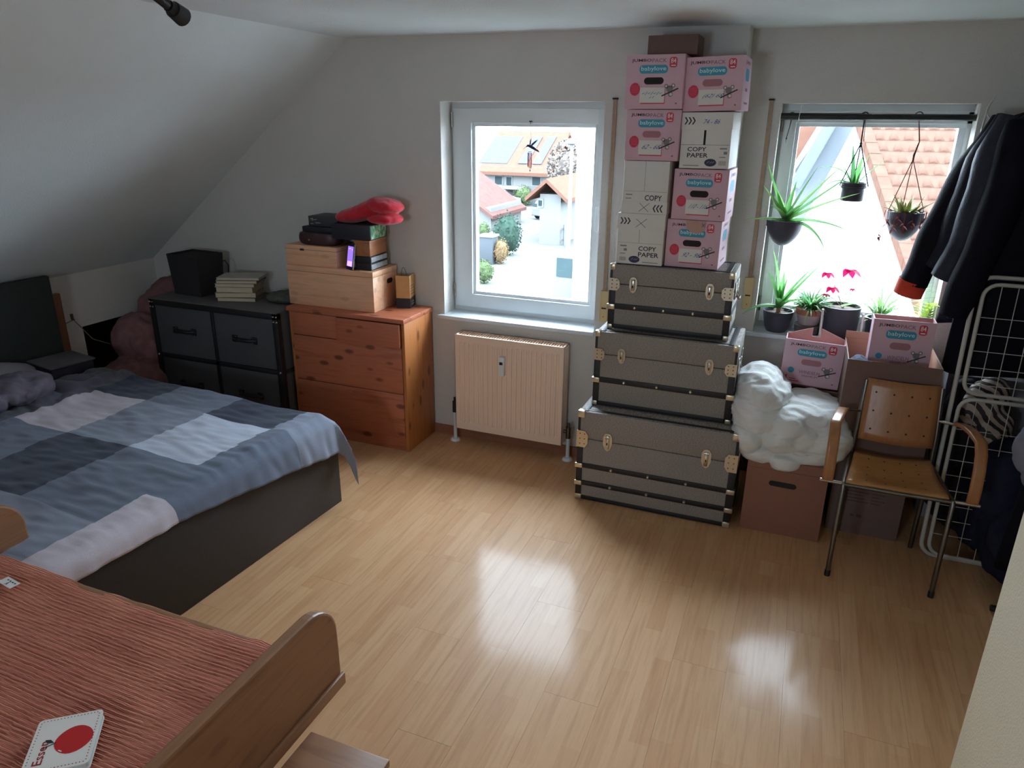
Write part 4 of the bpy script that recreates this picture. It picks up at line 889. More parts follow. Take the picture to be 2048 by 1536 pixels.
# support box hidden behind the duvet, and two open nappy cartons
oo, w, d, h = open_carton('support_box', 'brown cardboard box behind the duvet carrying the tilted nappy carton', .02, .28, 3.71, 3.885, 0, .648, kraft_dark, kraft_in)
B('closed_top', kraft_dark, oo, (-.13, .13, 0, .175, .64, .647), smooth=False)
a, b = at(1568, 690, y=3.72), at(1690, 692, y=3.72)
oI, w, d, h = open_carton('nappy_carton', 'tilted open pink nappy carton behind the white duvet', a.x, b.x, 3.72, 3.83, .65, .88, pink, pink_in, group='open nappy cartons by the right window')
oI.rotation_euler = (0, math.radians(1.5), math.radians(-1)); nappy_art(oI, w, h, 0, None, True, hole='flap')
for pp in ([(-w / 2, h), (-.02, h + .045), (-.02, h)], [(.02, h), (.02, h + .045), (w / 2, h)]): m = MB(); m.prism(pp, .1, .104, 'y'); m.build('flap', pink_in, oI)
kx0, kx1 = .272, .655
oL = thing('printed_box', 'greyish cardboard box with printed lines under the chair', 'carton', (.47, 3.485, 0)); B('body', plain('grey_card', srgb(116, 96, 90), .8, .06, 20), oL, (-.17, .15, 0, .34, 0, .44), ch=.003)
m = Art(front_M(-.15, 0, 0))
for i in range(9): m.rect(.04, .12 + .015 * (i % 3), .31 - i * .017, .315 - i * .017); m.rect(.16, .2 + .02 * (i % 2), .31 - i * .017, .315 - i * .017)
m.ell(.09, .1, .01, .008); m.ell(.12, .1, .012, .008); m.build('small_print', plain('card_print', srgb(84, 70, 68), .8), oL, norm=False, kind='stuff')
oK, w, d, h = open_carton('cardboard_box', 'large open brown box behind the chair back', kx0, kx1, 3.47, 3.86, .442, .885, kraft_dark, kraft_in)
mI = MB(); mI.prism([(-w / 2, h), (w / 2, h), (w / 2, h + .03), (-w / 2, h + .035)], d - .003, d, 'y'); mI.build('rear_flap', kraft_in, oK)
blob('navy_clothes', [((.345, 3.6, .80), (.06, .1, .05)), ((.33, 3.56, .84), (.045, .07, .04)), ((.46, 3.62, .72), (.17, .12, .07)), ((.36, 3.57, .66), (.07, .08, .19)), ((.5, 3.67, .58), (.13, .14, .11))], plain('navy_denim', srgb(58, 66, 92), .9, .3, 40, (1, 1, 5)), None, .01, 3, ((.02, .03),), label='folded navy clothes inside the large open box', cat='clothes')
a, b = at(1746, 660, y=3.58), at(1880, 660, y=3.58); zj = at(1812, 642, y=3.58).z
oJ, w, d, h = open_carton('nappy_carton', 'open pink nappy carton standing in the large brown box', a.x, b.x - .012, 3.58, 3.68, zj - .25, zj, pink, pink_in, group='open nappy cartons by the right window'); oJ.rotation_euler = (0, math.radians(-.6), 0)
nappy_art(oJ, w, h, 0, None, True, hole='flap')
# white tubular stand between boxes and pots
ts = thing('tubular_stand', 'white tubular frame rising between the boxes and the pots', 'stand', (0, 0, 0)); yy = 3.892
for p0_, p1_ in (((1646, 618), (1637, 690)), ((1727, 628), (1716, 700))):
    a, b = at(*p0_, y=yy), at(*p1_, y=yy); m = MB(); m.tube([a, b, (b.x, yy, .0)], .006, 10); tb_ = m.build('tube', plain('white_enamel', srgb(214, 214, 210), .35, .02, 10), ts, smooth=True)
    m = MB(); c_ = at((p0_[0] * .15 + p1_[0] * .85), (p0_[1] * .15 + p1_[1] * .85), y=yy); m.lathe([(.0065, .025), (.009, .022), (.013, -.015), (.014, -.03)], c_, 14); m.build('socket', pvc, tb_, smooth=True)

# chair
chr_ = thing('armchair', 'plywood armchair with steel legs in front of the brown boxes', 'chair', (.515, 3.24, 0))
def X(v): return v - .515
def Yc(v): return v - 3.24
sw = [(X(.315), Yc(3.065)), (X(.70), Yc(3.07)), (X(.672), Yc(3.42)), (X(.362), Yc(3.40))]
m = MB(); n = 10
def seat_pt(u, v):
    a = Vector(sw[0]).lerp(Vector(sw[1]), u); b = Vector(sw[3]).lerp(Vector(sw[2]), u); p = a.lerp(b, v); return Vector((p.x, p.y, .465 + .012 * (2 * u - 1) ** 2 - .018 * math.sin(PI * v) ** 1 - .012 * max(0, .12 - v) / .12))
m.grid(seat_pt, 12, 12); so = m.build('seat', plyx, chr_, smooth='all', norm=False); sm = so.modifiers.new('t', 'SOLIDIFY'); sm.thickness = .011
def back_pt(u, v):
    x = (-.148 + .296 * u) * (1 + .02 * (1 - v)); return Vector((x + .0, Yc(3.405) + .06 * v - .022 * math.sin(PI * u), .535 + .275 * v))
m = MB(); m.grid(back_pt, 12, 8); bo = m.build('backrest', ply, chr_, smooth='all', norm=False); sm = bo.modifiers.new('t', 'SOLIDIFY'); sm.thickness = .010; sm.offset = 0
for par, fn, us, vs, off in ((so, seat_pt, (.2, .4, .6, .8), (.15, .38, .62, .85), Vector((0, 0, .0008))), (bo, back_pt, (.14, .38, .62, .86), (.2, .5, .8), Vector((0, -.0065, 0)))):
    m = MB()
    for u in us:
        for v in vs:
            c_ = fn(u, v) + off; du = (fn(u + .01, v) - fn(u - .01, v)).normalized(); dv = (fn(u, v + .01) - fn(u, v - .01)).normalized()
            m.add([c_ + (du * math.cos(a) + dv * math.sin(a)) * .0045 for a in [2 * PI * i / 8 for i in range(8)]], [tuple(range(8))])
    m.build('perforations', dark_slot, par, norm=False, kind='stuff')
for sx_ in (-1, 1):
    xl = X(.308) if sx_ < 0 else X(.716)
    fr = MB(); fr.tube([(xl, Yc(3.06), 0), (xl, Yc(3.062), .44), (xl, Yc(3.07), .452)], .0105, 12); fr.build('leg', steel_dark, chr_, smooth=True)
    m = MB(); m.lathe([(.0125, 0), (.0125, .025), (.0105, .03)], (xl, Yc(3.06), 0), 12); m.build('foot_cap', black, chr_, smooth=True)
    xb = X(.352) if sx_ < 0 else X(.678)
    m = MB(); m.tube([(xb, Yc(3.455), 0), (xb, Yc(3.42), .45), (xb * .98, Yc(3.425), .6), (xb * .93, Yc(3.465), .80)], .0105, 12); m.build('leg', steel_dark, chr_, smooth=True)
    m = MB(); m.tube([(xl, Yc(3.065), .45), (xb, Yc(3.42), .45)], .0105, 10); m.tube([(xb, Yc(3.42), .45), (0, Yc(3.42), .447)], .009, 10); m.tube([(xl, Yc(3.068), .45), (0, Yc(3.068), .447)], .009, 10); m.build('seat_frame', steel_dark, chr_, smooth=True)
    # curved plywood armrest
    xo = xl + sx_ * .065
    path = [(Yc(3.07), .455), (Yc(3.065), .52), (Yc(3.08), .60), (Yc(3.105), .655), (Yc(3.15), .69), (Yc(3.22), .70), (Yc(3.30), .695), (Yc(3.38), .675)]
    m = MB(); V = []
    for i, (py_, pz_) in enumerate(path):
        q = path[max(0, i - 1)], path[min(len(path) - 1, i + 1)]; t = Vector((q[1][0] - q[0][0], q[1][1] - q[0][1])).normalized(); nn = Vector((-t.y, t.x)) * .008
        xx = xo - sx_ * max(0, i - 4) * .014; hw_ = .022
        V += [(xx - hw_, py_ + nn.x, pz_ + nn.y), (xx + hw_, py_ + nn.x, pz_ + nn.y), (xx + hw_, py_ - nn.x, pz_ - nn.y), (xx - hw_, py_ - nn.x, pz_ - nn.y)]
    F = [(3, 2, 1, 0)] + [(i * 4 + j, i * 4 + (j + 1) % 4, i * 4 + 4 + (j + 1) % 4, i * 4 + 4 + j) for i in range(len(path) - 1) for j in range(4)] + [tuple((len(path) - 1) * 4 + j for j in range(4))]
    ao = m.add(V, F).build('armrest', ply, chr_); sd = ao.modifiers.new('s', 'SUBSURF'); sd.levels = sd.render_levels = 2
    for e in ao.data.edges: pass
    cr_ = ao.data.attributes.new('crease_edge', 'FLOAT', 'EDGE'); cr_.data.foreach_set('value', [.9] * len(ao.data.edges)); ao.data.polygons.foreach_set('use_smooth', [True] * len(ao.data.polygons))
    m = MB(); m.tube([(xl, Yc(3.07), .452), (xo + sx_ * .03, Yc(3.07), .452)], .008, 10); m.build('arm_bar', chrome, chr_, smooth=True); m = MB(); m.tube([(xb * .98, Yc(3.425), .66), (xo - sx_ * .045, Yc(3.385), .668)], .007, 10); m.build('arm_bar', chrome, chr_, smooth=True)

# folded drying rack
dr = thing('drying_rack', 'white folded wire drying rack leaning beside the coats', 'drying rack', (.722, 3.405, 0)); enam = plain('rack_enamel', srgb(186, 182, 176), .4, .03, 10); wire = plain('rack_wire', srgb(190, 186, 180), .4, .03, 10)
def rrect(x0, x1, z0, z1, r, y0, y1):
    p = []
    for cx__, cz__, a0 in ((x1 - r, z1 - r, 0), (x0 + r, z1 - r, PI / 2), (x0 + r, z0 + r, PI), (x1 - r, z0 + r, 1.5 * PI)):
        for k_ in range(6):
            a = a0 + PI / 2 * k_ / 5; x_, z_ = cx__ + r * math.cos(a), cz__ + r * math.sin(a); p.append((x_, y0 + (y1 - y0) * z_ / 1.3, z_))
    return p
m = MB(); m.tube(rrect(-.012, .5, .01, 1.295, .06, 0, .1), .0095, 10, closed=True); m.build('main_frame', enam, dr, smooth=True)
for z0_, z1_, nm in ((.80, 1.27, 'upper_wing'), (.03, .775, 'lower_wing')):
    m = MB(); m.tube(rrect(.014, .49, z0_, z1_, .055, -.025, .075), .0085, 10, closed=True); wg = m.build(nm, enam, dr, smooth=True)
    zz = z1_ - .14; Yd = lambda z: -.025 + .1 * z / 1.3
    while zz > z0_ + .04:
        m = MB(); m.tube([(.014, Yd(zz), zz), (.49, Yd(zz), zz)], .0018, 5); m.build('wire', wire, wg); zz -= .072
    for xx in (.075, .135, .2, .27, .34, .41):
        m = MB(); m.tube([(xx, Yd(z0_) - .003, z0_), (xx, Yd(z1_) - .003, z1_)], .0018, 5); m.build('wire', wire, wg)

# ------------------------------------------------------------------ coats on a rail
rk = thing('clothes_rail', 'black garment rail carrying the coats', 'clothes rail', (.99, 3.44, 0))
m = MB(); m.tube([(0, -.44, 2.07), (0, .5, 2.07)], .013, 10); m.build('rail', black, rk, smooth=True)
for y_ in (-.40, .46):
    m = MB(); m.tube([(0, y_, .03), (0, y_, 2.07)], .013, 10); m.build('post', black, rk, smooth=True)
    m = MB(); m.tube([(-.06, y_, .02), (.3, y_, .02)], .014, 10); m.build('foot', black, rk, smooth=True)
def coat(label, cx, cy, zt_, hs, hh, zb_, dep, mat, seed, sl=None, lining=None, sleeve_r=.062):
    rnd = random.Random(seed); o = thing('coat', label, 'coat', (cx, cy, zb_), group='dark coats on the garment rail')
    n = 48; levels = 18; V = []; H = zt_ - zb_
    for i in range(levels + 1):
        t = i / levels; z = t * H
        if t < .86: ww = hh + (hs - hh) * (t / .86); dd = dep * (.8 + .25 * (1 - t))
        else: q = (t - .86) / .14; ww = hs * (1 - q) ** .62 + .055 * q ** .5; dd = dep * (.8 - .35 * q)
        for j in range(n):
            a = 2 * PI * j / n; fold = 1 + (.22 * math.sin(5 * a + seed) + .16 * math.sin(9 * a + 2 * seed + 2 * t)) * (1 - t) ** .8
            c_, s_ = math.cos(a), math.sin(a)
            V.append((math.copysign(abs(c_) ** .75, c_) * ww * (1 + .02 * math.sin(7 * t + seed)), math.copysign(abs(s_) ** .8, s_) * dd * fold, z + .012 * math.sin(3 * a + seed) * (1 - t)))
    F = [(i * n + j, i * n + (j + 1) % n, (i + 1) * n + (j + 1) % n, (i + 1) * n + j) for i in range(levels) for j in range(n)] + [tuple(range(n - 1, -1, -1)), tuple(levels * n + j for j in range(n))]
    m = MB(); m.add(V, F); m.build('body', mat, o, smooth='all')
    if sl:
        for sx_ in (-1, 1):
            pts = []; rs = []; N_ = 14
            for i in range(N_ + 1):
                t = i / N_; x_ = -(hs * .88) + (sl[0] - cx + hs * .88) * t + .014 * math.sin(5 * t + seed); z_ = H * .925 + (sl[1] - zb_ - H * .925) * t
                pts.append((x_ * -sx_, -.02 - .05 * math.sin(PI * t * .8), z_)); rs.append((sleeve_r * (.72 + .42 * min(1, t * 4)) * (1 - .22 * t)) * (1 + .06 * math.sin(17 * t + seed)))
            m = MB(); m.tube(pts, rs, 16); m.build('sleeve', mat, o, smooth=True)
            if lining and sx_ < 0 or lining and sx_ > 0: m = MB(); m.tube([Vector(pts[-1]) + Vector((0, 0, .012)), Vector(pts[-1]) + (Vector(pts[-1]) - Vector(pts[-2])) * 1.1], [rs[-1] * 1.02, rs[-1] * 1.0], 16); m.build('cuff', lining, o, smooth=True)
    m = MB(); m.tube([(0, 0, H - .03), (0, 0, H + .02), (.0, .0, 2.06 - zb_)], .003, 6); m.build('hanger_hook', chrome, o)
    m = MB(); m.lathe([(.07, -.03), (.075, 0), (.062, .03), (.05, .035)], (0, 0, H), 18, None); m.build('collar', mat, o, smooth=True)
    return o
cf = lambda n_, c_, **k_: plain(n_, srgb(*c_), k_.pop('rough', .8), .15, 14, bmp=.2, bscale=70, spec=.15, **k_)
k1 = cf('coat_black', (17, 16, 25)); k2 = cf('coat_navy', (15, 15, 26)); k3 = cf('coat_charcoal', (30, 31, 42), rough=.6); k4 = cf('coat_slate', (46, 49, 62), rough=.55); k5 = cf('coat_dark_brown', (28, 22, 25)); rdl = cf('red_lining', (190, 66, 44))
coat('dark brown coat hanging nearest the window wall', .985, 3.88, 1.985, .27, .3, 1.05, .05, k5, 5, (.60, 1.25))
coat('black jacket with a red lined cuff beneath the other coats', .975, 3.81, 1.985, .29, .33, 1.02, .055, k1, 2, (.50, 1.2), rdl, .07)
coat('charcoal jacket, third coat from the window wall', .98, 3.74, 1.99, .29, .31, 1.06, .05, k3, 3, (.575, 1.29))
coat('slate grey shiny jacket behind the foremost coat', .985, 3.66, 1.995, .29, .30, 1.0, .05, k4, 4, (.60, 1.26))
coat('foremost long black coat on the rail', 1.0, 3.575, 1.99, .29, .34, .86, .05, k2, 6, (.67, 1.12), None, .07)
coat('long dark garment hanging to the floor at the right edge', 1.13, 3.12, 1.5, .16, .2, .18, .07, k1, 8)
blob('dark_clothes', [((1.06, 3.3, .2), (.16, .22, .2)), ((1.0, 3.5, .3), (.16, .2, .3)), ((1.1, 3.14, .3), (.13, .12, .28)), ((1.08, 3.2, .62), (.12, .14, .2))], cf('heap_navy', (34, 36, 54)), None, .018, 4, ((.07, .12), (.03, .05)), flat=.002, label='heap of dark navy clothes under the garment rail', cat='clothes')
gp = at(2024, 905, y=3.0)
blob('grey_garment', [((gp.x + .06, 3.02, gp.z + .02), (.06, .05, .1)), ((gp.x + .1, 3.02, gp.z - .06), (.05, .05, .1))], cf('garment_grey', (120, 122, 136)), None, .01, 4, ((.03, .06),), label='light grey garment showing among the dark clothes at right', cat='clothes')
wh = thing('wire_hanger', 'white wire hanger left of the coats at the rod end', 'hanger', (0, 0, 0)); m = MB(); m.tube([at(1991, 192, y=3.97), at(1975, 215, y=3.97), at(1968, 240, y=3.97), at(1958, 275, y=3.97), at(1985, 245, y=3.97), at(1972, 226, y=3.97)], .0028, 6); m.build('wire', MATS['white_enamel'], wh, smooth=True)
# things piled behind the drying rack
pbx = thing('pale_box', 'pale grey carton behind the drying rack', 'carton', (.94, 3.80, .0)); B('body', plain('pale_card', srgb(150, 142, 150), .8, .05, 20), pbx, (-.2, .24, 0, .15, .0, .80), ch=.003); B('flap', MATS['pale_card'], pbx, (-.2, .24, -.07, 0, .79, .794), smooth=False)
ms, nt, b_ = nodes('striped_knit'); setin(b_, rough=.9); wv = nt.nodes.new('ShaderNodeTexWave'); wv.inputs['Scale'].default_value = 12; wv.bands_direction = 'DIAGONAL'; wv.inputs['Distortion'].default_value = 3; nt.links.new(coords(nt), wv.inputs['Vector'])
nt.links.new(ramp(nt, wv.outputs['Fac'], [(.42, srgb(60, 52, 54)), (.52, srgb(186, 170, 158))]), b_.inputs['Base Color'])
blob('striped_cloth', [((.86, 3.6, .72), (.08, .07, .13), (0, .4, 0)), ((.93, 3.6, .6), (.07, .07, .1))], ms, None, .012, 3, ((.03, .05),), label='striped cloth draped behind the drying rack wires', cat='cloth')
blob('dark_bag', [((.80, 3.68, .5), (.09, .1, .3)), ((.9, 3.7, .28), (.18, .1, .28))], cf('bag_dark', (38, 34, 38)), None, .016, 4, ((.05, .1), (.02, .04)), flat=.002, label='dark cloth bag on the floor behind the drying rack', cat='bag')
blob('brown_cloth', [((.98, 3.69, .38), (.11, .05, .14)), ((.94, 3.68, .2), (.12, .05, .16))], cf('cloth_brown', (96, 76, 72)), None, .014, 4, ((.03, .06),), flat=.003, label='brownish cloth behind the lower rack wires', cat='cloth')
# ------------------------------------------------------------------ curtain rod, hanging pots and sill plants
YG = 4.045
rod = thing('tension_rod', 'black tension rod across the top of the right window', 'rod', (W2[0], YG, 1.922)); RL = W2[1] - W2[0]
m = MB(); m.tube([(.002, 0, 0), (RL * .45, 0, 0)], .0165, 14); m.build('thick_tube', black, rod, smooth=True)
m = MB(); m.tube([(RL * .44, 0, 0), (RL - .002, 0, 0)], .0145, 14); m.build('thin_tube', black, rod, smooth=True)
wr = thing('hook_wire', 'thin white cord loop hanging from the rod near its left end', 'cord', (0, 0, 0)); p = at(1601, 230, y=YG)
m = MB(); m.tube([(p.x, YG - .012, p.z + .05), (p.x - .004, YG - .016, p.z), (p.x - .006, YG - .012, p.z - .03)], .0018, 5); m.tube([(p.x, YG - .012, p.z + .05), (p.x + .008, YG - .012, p.z + .04)], .0018, 5); m.build('cord', pvc, wr)
hk = thing('s_hook', 'empty black hook with a short cord at the left of the rod', 'hook', (0, 0, 0)); p = at(1584, 232, y=YG)
m = MB(); m.tube([(p.x + .016 * math.cos(a), YG + (.014 if 0 else 0), p.z + .016 * math.sin(a)) for a in [i * .4 for i in range(16)]], .0025, 6); m.tube([(p.x, YG, p.z - .015), (p.x - .004, YG, p.z - .05), (p.x - .012, YG, p.z - .1), (p.x - .014, YG, p.z - .13)], [.0035, .002, .002, .0005], 6); m.lathe([(0, -.006), (.005, 0), (0, .006)], (p.x - .012, YG, p.z - .105), 8); m.build('hook', black, hk, smooth=True)
def leaf(m, base, az, length, width, up, curl, n=10, thick=.15, tip=0):
    """one tapering leaf: a curved blade with a V section"""
    b = Vector(base); d = Vector((math.cos(az), math.sin(az), 0)); s = Vector((-math.sin(az), math.cos(az), 0)); V = []; p = b.copy(); ang = up
    for i in range(n + 1):
        t = i / n; w_ = width * (1 - t) ** .75 * (1 if t > .12 else .75 + 2 * t) ; nrm = (d * -math.sin(ang) + Vector((0, 0, 1)) * math.cos(ang))
        V += [p - s * w_ / 2 + nrm * w_ * thick, p - nrm * w_ * thick * .6, p + s * w_ / 2 + nrm * w_ * thick]
        p = p + (d * math.cos(ang) + Vector((0, 0, math.sin(ang)))) * (length / n); ang -= curl / n
    F = []
    for i in range(n):
        a = i * 3; F += [(a, a + 1, a + 4, a + 3), (a + 1, a + 2, a + 5, a + 4)]
    m.add(V, F); return p
def leaf_obj(name, mat, parent, *a, **k):
    m = MB(); leaf(m, *a, **k); o = m.build(name, mat, parent, smooth='all', norm=False); return o
green = leafm('leaf_green', srgb(96, 150, 84)); green2 = leafm('leaf_pale_green', srgb(140, 180, 112)); green3 = leafm('leaf_dark_green', srgb(70, 116, 70))
magenta = leafm('leaf_magenta', srgb(206, 40, 110)); soil = plain('soil', srgb(70, 52, 42), .95, .3, 60, bmp=.6, bscale=120); anth = plain('pot_anthracite', srgb(62, 60, 74), .5, .06, 20); terra = plain('terracotta', srgb(170, 104, 84), .8, .08, 20); stoneg = plain('pot_whitewash', srgb(176, 162, 160), .85, .12, 14)
def pot(parent, r0, r1, h, mat, round_=0, rim=.006, name='pot'):
    pr_ = []
    if round_: pr_ = [(r1 * math.sin(a) ** .9 if a else 0, h * (1 - math.cos(a)) ** .85) for a in [PI / 2 * i / 10 for i in range(11)]]
    else: pr_ = [(0, 0), (r0 * .92, 0), (r0, .006)] + [(r0 + (r1 - r0) * t ** .7, h * t) for t in (.25, .5, .75, 1)]
    pr_ += [(r1 + rim * .3, h + .002), (r1 - rim, h + .002), (r1 - rim, h - .02)]
    m = MB(); m.lathe(pr_, n=32); o = m.build(name, mat, parent, smooth=True)
    m = MB(); m.lathe([(r1 - rim, h - .016), (r1 * .5, h - .012), (0, h - .01)], n=24); m.build('soil', soil, parent, smooth=True); return o
ZS = W2[2] + .0005
# aloe in a dark pot on the sill
b0 = at(1551, 662, z=ZS); yS = 4.055
al = thing('aloe_plant', 'aloe in a dark pot at the left end of the sill', 'potted plant', (at(1551, 662, y=yS).x, yS, ZS), group='plants on the right window sill')
pot(al, .054, .079, .112, anth)
for i, (az, L_, up, cu) in enumerate([(3.6, .30, 1.45, .25), (-.25, .30, 1.0, .1), (-.3, .26, 1.15, .3), (3.9, .22, 1.2, .2), (4.8, .2, 1.4, .2), (3.95, .24, .35, .9), (-.6, .16, 1.4, .0), (4.6, .16, .9, .9), (5.4, .2, .75, .8)]): leaf_obj('leaf', green, al, (0, 0, .125), az, L_ * 1.1, .046, up, cu, thick=.25)
m = MB(); m.tube([(0, 0, .095), (0, 0, .135)], .012, 8); m.build('stem', plain('stem_brown', srgb(150, 108, 84), .8, .2, 30), al, smooth=True)
# small leafy plant in terracotta, on a stone saucer block
x_ = at(1617, 640, y=4.08).x; tp_ = thing('leafy_plant', 'bushy small leafed plant in a whitewashed terracotta pot', 'potted plant', (x_, 4.08, ZS), group='plants on the right window sill')
m = MB(); m.lathe([(0, 0), (.062, 0), (.068, .02), (.07, .045), (.064, .05), (0, .05)], n=24); m.build('saucer', plain('grey_stone', srgb(104, 98, 98), .8, .12, 20), tp_, smooth=True)
m = MB(); m.lathe([(.05, .05), (.066, .105)], n=28); m.lathe([(.064, .105), (.07, .13)], n=28); m.build('pot', stoneg, tp_, smooth=True)
m = MB(); m.lathe([(.0705, .105), (.0745, .135), (.068, .135), (.066, .12), (0, .12)], n=28); m.build('pot_rim', terra, tp_, smooth=True)
rnd = random.Random(3)
m = MB()
for i in range(150):
    a = rnd.uniform(0, 2 * PI); L_ = rnd.uniform(.06, .17); leaf(m, (.03 * math.cos(a) * rnd.random(), .03 * math.sin(a) * rnd.random(), .125 + rnd.random() * .03), a, L_, .014, rnd.uniform(.3, 1.3), rnd.uniform(.5, 1.9), 5)
m.build('foliage', green3, tp_, smooth='all', norm=False, kind='stuff')
m = MB()
for i in range(70):
    a = rnd.uniform(0, 2 * PI); L_ = rnd.uniform(.07, .18); leaf(m, (.03 * math.cos(a), .03 * math.sin(a), .13), a, L_, .012, rnd.uniform(.2, 1.4), rnd.uniform(.6, 2.2), 5)
m.build('pale_foliage', green2, tp_, smooth='all', norm=False, kind='stuff')
leaf_obj('long_leaf', green, tp_, (.01, 0, .13), .25, .17, .016, .9, .5)
# big pot with magenta leaves
pc = at(1686, 600, y=4.02); mp_ = thing('magenta_plant', 'magenta leafed plant on thin stalks in the wide dark pot', 'potted plant', (pc.x, 4.065, ZS), group='plants on the right window sill')
pot(mp_, .088, .098, .165, anth)
stk = plain('stalk', srgb(170, 150, 140), .7, .1, 20)
for (px, py, s_) in ((1700, 540, .085), (1655, 546, .06), (1664, 575, .062), (1652, 588, .036), (1705, 578, .026)):
    q = at(px, py, y=4.06); top = q - mp_.location
    m = MB(); m.tube([(0.01, 0, .15), (top.x * .5 + .01, top.y * .3 + .01, .15 + (top.z - .15) * .55), tuple(top)], .0016, 5); sk = m.build('stalk', stk, mp_)
    for az, up_, k_ in ((-.15, .45, 1.3), (3.2, .3, 1.4), (4.0, -.05, .9), (5.4, -.05, .9), (4.8, -.3, .7)): leaf_obj('leaf', magenta, sk, tuple(top), az + s_ * 3, s_ * k_, s_ * .75, up_, .9, 6, .05)
leaf_obj('leaf', green2, mp_, (.0, -.03, .168), .35, .13, .035, .35, .5)
# spider plant in small dark pots
sp = thing('spider_plant', 'spider plant with arching narrow leaves behind the pink carton', 'potted plant', (at(1760, 630, y=4.06).x, 4.075, ZS), group='plants on the right window sill'); pot(sp, .05, .064, .118, anth)
rnd = random.Random(11)
for i in range(54):
    a = rnd.uniform(2.9, 6.5); leaf_obj('leaf', green2 if i % 3 else green, sp, (.01 * math.cos(a), .01 * math.sin(a), .115), a, rnd.uniform(.2, .36), .012, rnd.uniform(.85, 1.45), rnd.uniform(.7, 2.0), 8)
leaf_obj('leaf', plain('leaf_dry', srgb(190, 140, 90), .7, .1, 20), sp, (-.04, -.03, .11), 3.6, .1, .009, .1, 1.9, 8)
leaf_obj('leaf', green2, sp, (-.04, -.03, .115), 3.5, .15, .010, .3, 1.2, 8)
gp_ = thing('broad_leaf_plant', 'yellow green broad leafed plant next to the coats', 'potted plant', (at(1855, 620, y=4.09).x, 4.09, ZS), group='plants on the right window sill'); pot(gp_, .045, .058, .11, anth)
LIME = leafm('leaf_lime', srgb(170, 190, 90))
for i in range(16):
    a = 3.0 + (i * 2.4) % 3.5; leaf_obj('leaf', LIME, gp_, (0, 0, .11 + .006 * i), a, .1 + .04 * (i % 3), .03, .9 - .02 * i, .9, 8)
m = MB(); m.tube([(0, 0, .1), (.005, 0, .2)], .006, 8); m.build('stem', green2, gp_, smooth=True)
# wall pot with a big spiky plant at the left of the window
yb_ = 4.0; pc = at(1570, 441, y=yb_); wp = thing('spiky_plant', 'spiky leafed plant in a round bottomed pot, upper left of window', 'potted plant', (pc.x, yb_, pc.z - .128), group='hanging pots in the right window'); pot(wp, 0, .088, .128, anth, 1)
for i, (az, L_, up, cu) in enumerate([(3.85, .22, 1.05, -.1), (-.3, .25, .9, .05), (-.2, .27, .75, .1), (-.4, .26, .55, .25), (-.35, .22, .2, .6), (3.85, .17, .2, .35), (-.1, .2, 1.2, .1), (3.8, .16, .95, .2), (-.5, .19, .1, 1.3), (4.0, .12, 1.2, .3), (5.2, .13, .8, .6), (4.2, .12, .8, .6), (-1.0, .14, 1.3, .0)]): leaf_obj('leaf', green2 if i % 2 else green, wp, (0, 0, .125), az, L_ * 1.5, .044, up, cu, thick=.22)
m = MB(); m.box(-.075, -.03, .01, .03, .09, .12); m.box(W2[0] - pc.x, -.05, .008, .03, .095, .105); m.build('bracket', black, wp)
# hanging cylinder pot
yh = YG; pt = at(1730, 232, y=yh); pb_ = at(1708, 366, y=yh)
hp_ = thing('hanging_pot', 'small cylindrical dark pot with a leaf cactus hanging from the rod', 'potted plant', (pb_.x, yh, pb_.z - .085), group='hanging pots in the right window')
m = MB(); m.lathe([(0, 0), (.050, 0), (.052, .004), (.053, .06), (.060, .062), (.060, .068), (.055, .07), (.058, .088), (.053, .088), (.053, .07)], n=28); m.build('pot', anth, hp_, smooth=True)
m = MB(); m.lathe([(.053, .072), (0, .076)], n=20); m.build('soil', soil, hp_)
m = MB(); m.tube([(.063 * math.cos(2 * PI * i / 24), .063 * math.sin(2 * PI * i / 24), .07) for i in range(24)], .002, 5, closed=True); m.build('hanger_ring', black, hp_)
kn = at(1722, 287, y=yh) - hp_.location; tpz = pt - hp_.location
for q in ((-.064, 0, .07), (.066, 0, .07), (0.0, .063, .07)): m = MB(); m.tube([q, tuple(kn)], .0028, 5); m.build('cord', black, hp_)
m = MB(); m.tube([tuple(kn), tuple(tpz)], .0032, 5); m.tube([tuple(kn + Vector((.01, 0, .01))), tuple(tpz + Vector((.004, 0, 0)))], .0014, 5); m.build('cord', black, hp_)
m = MB(); m.lathe([(0, -.01), (.009, 0), (0, .012)], tuple(kn), 8); m.build('knot', black, hp_)
m = MB(); m.tube([(tpz.x + .017 * math.cos(a), 0, tpz.z + .017 * math.sin(a)) for a in [2 * PI * i / 16 for i in range(16)]], .003, 6, closed=True); m.build('rod_loop', black, hp_)
for i, (az, L_, up, cu) in enumerate([(2.9, .15, 1.1, 1.8), (3.2, .12, .5, 2.0), (.2, .11, 1.35, .1), (2.2, .13, 1.4, .1), (.1, .12, .9, .2), (3.0, .09, 1.2, .6), (1.2, .1, 1.3, .3)]): leaf_obj('leaf', green3 if i % 2 else green, hp_, (.012 * math.cos(az), .01 * math.sin(az), .078), az, L_ * 1.5, .036, up, cu, thick=.12)
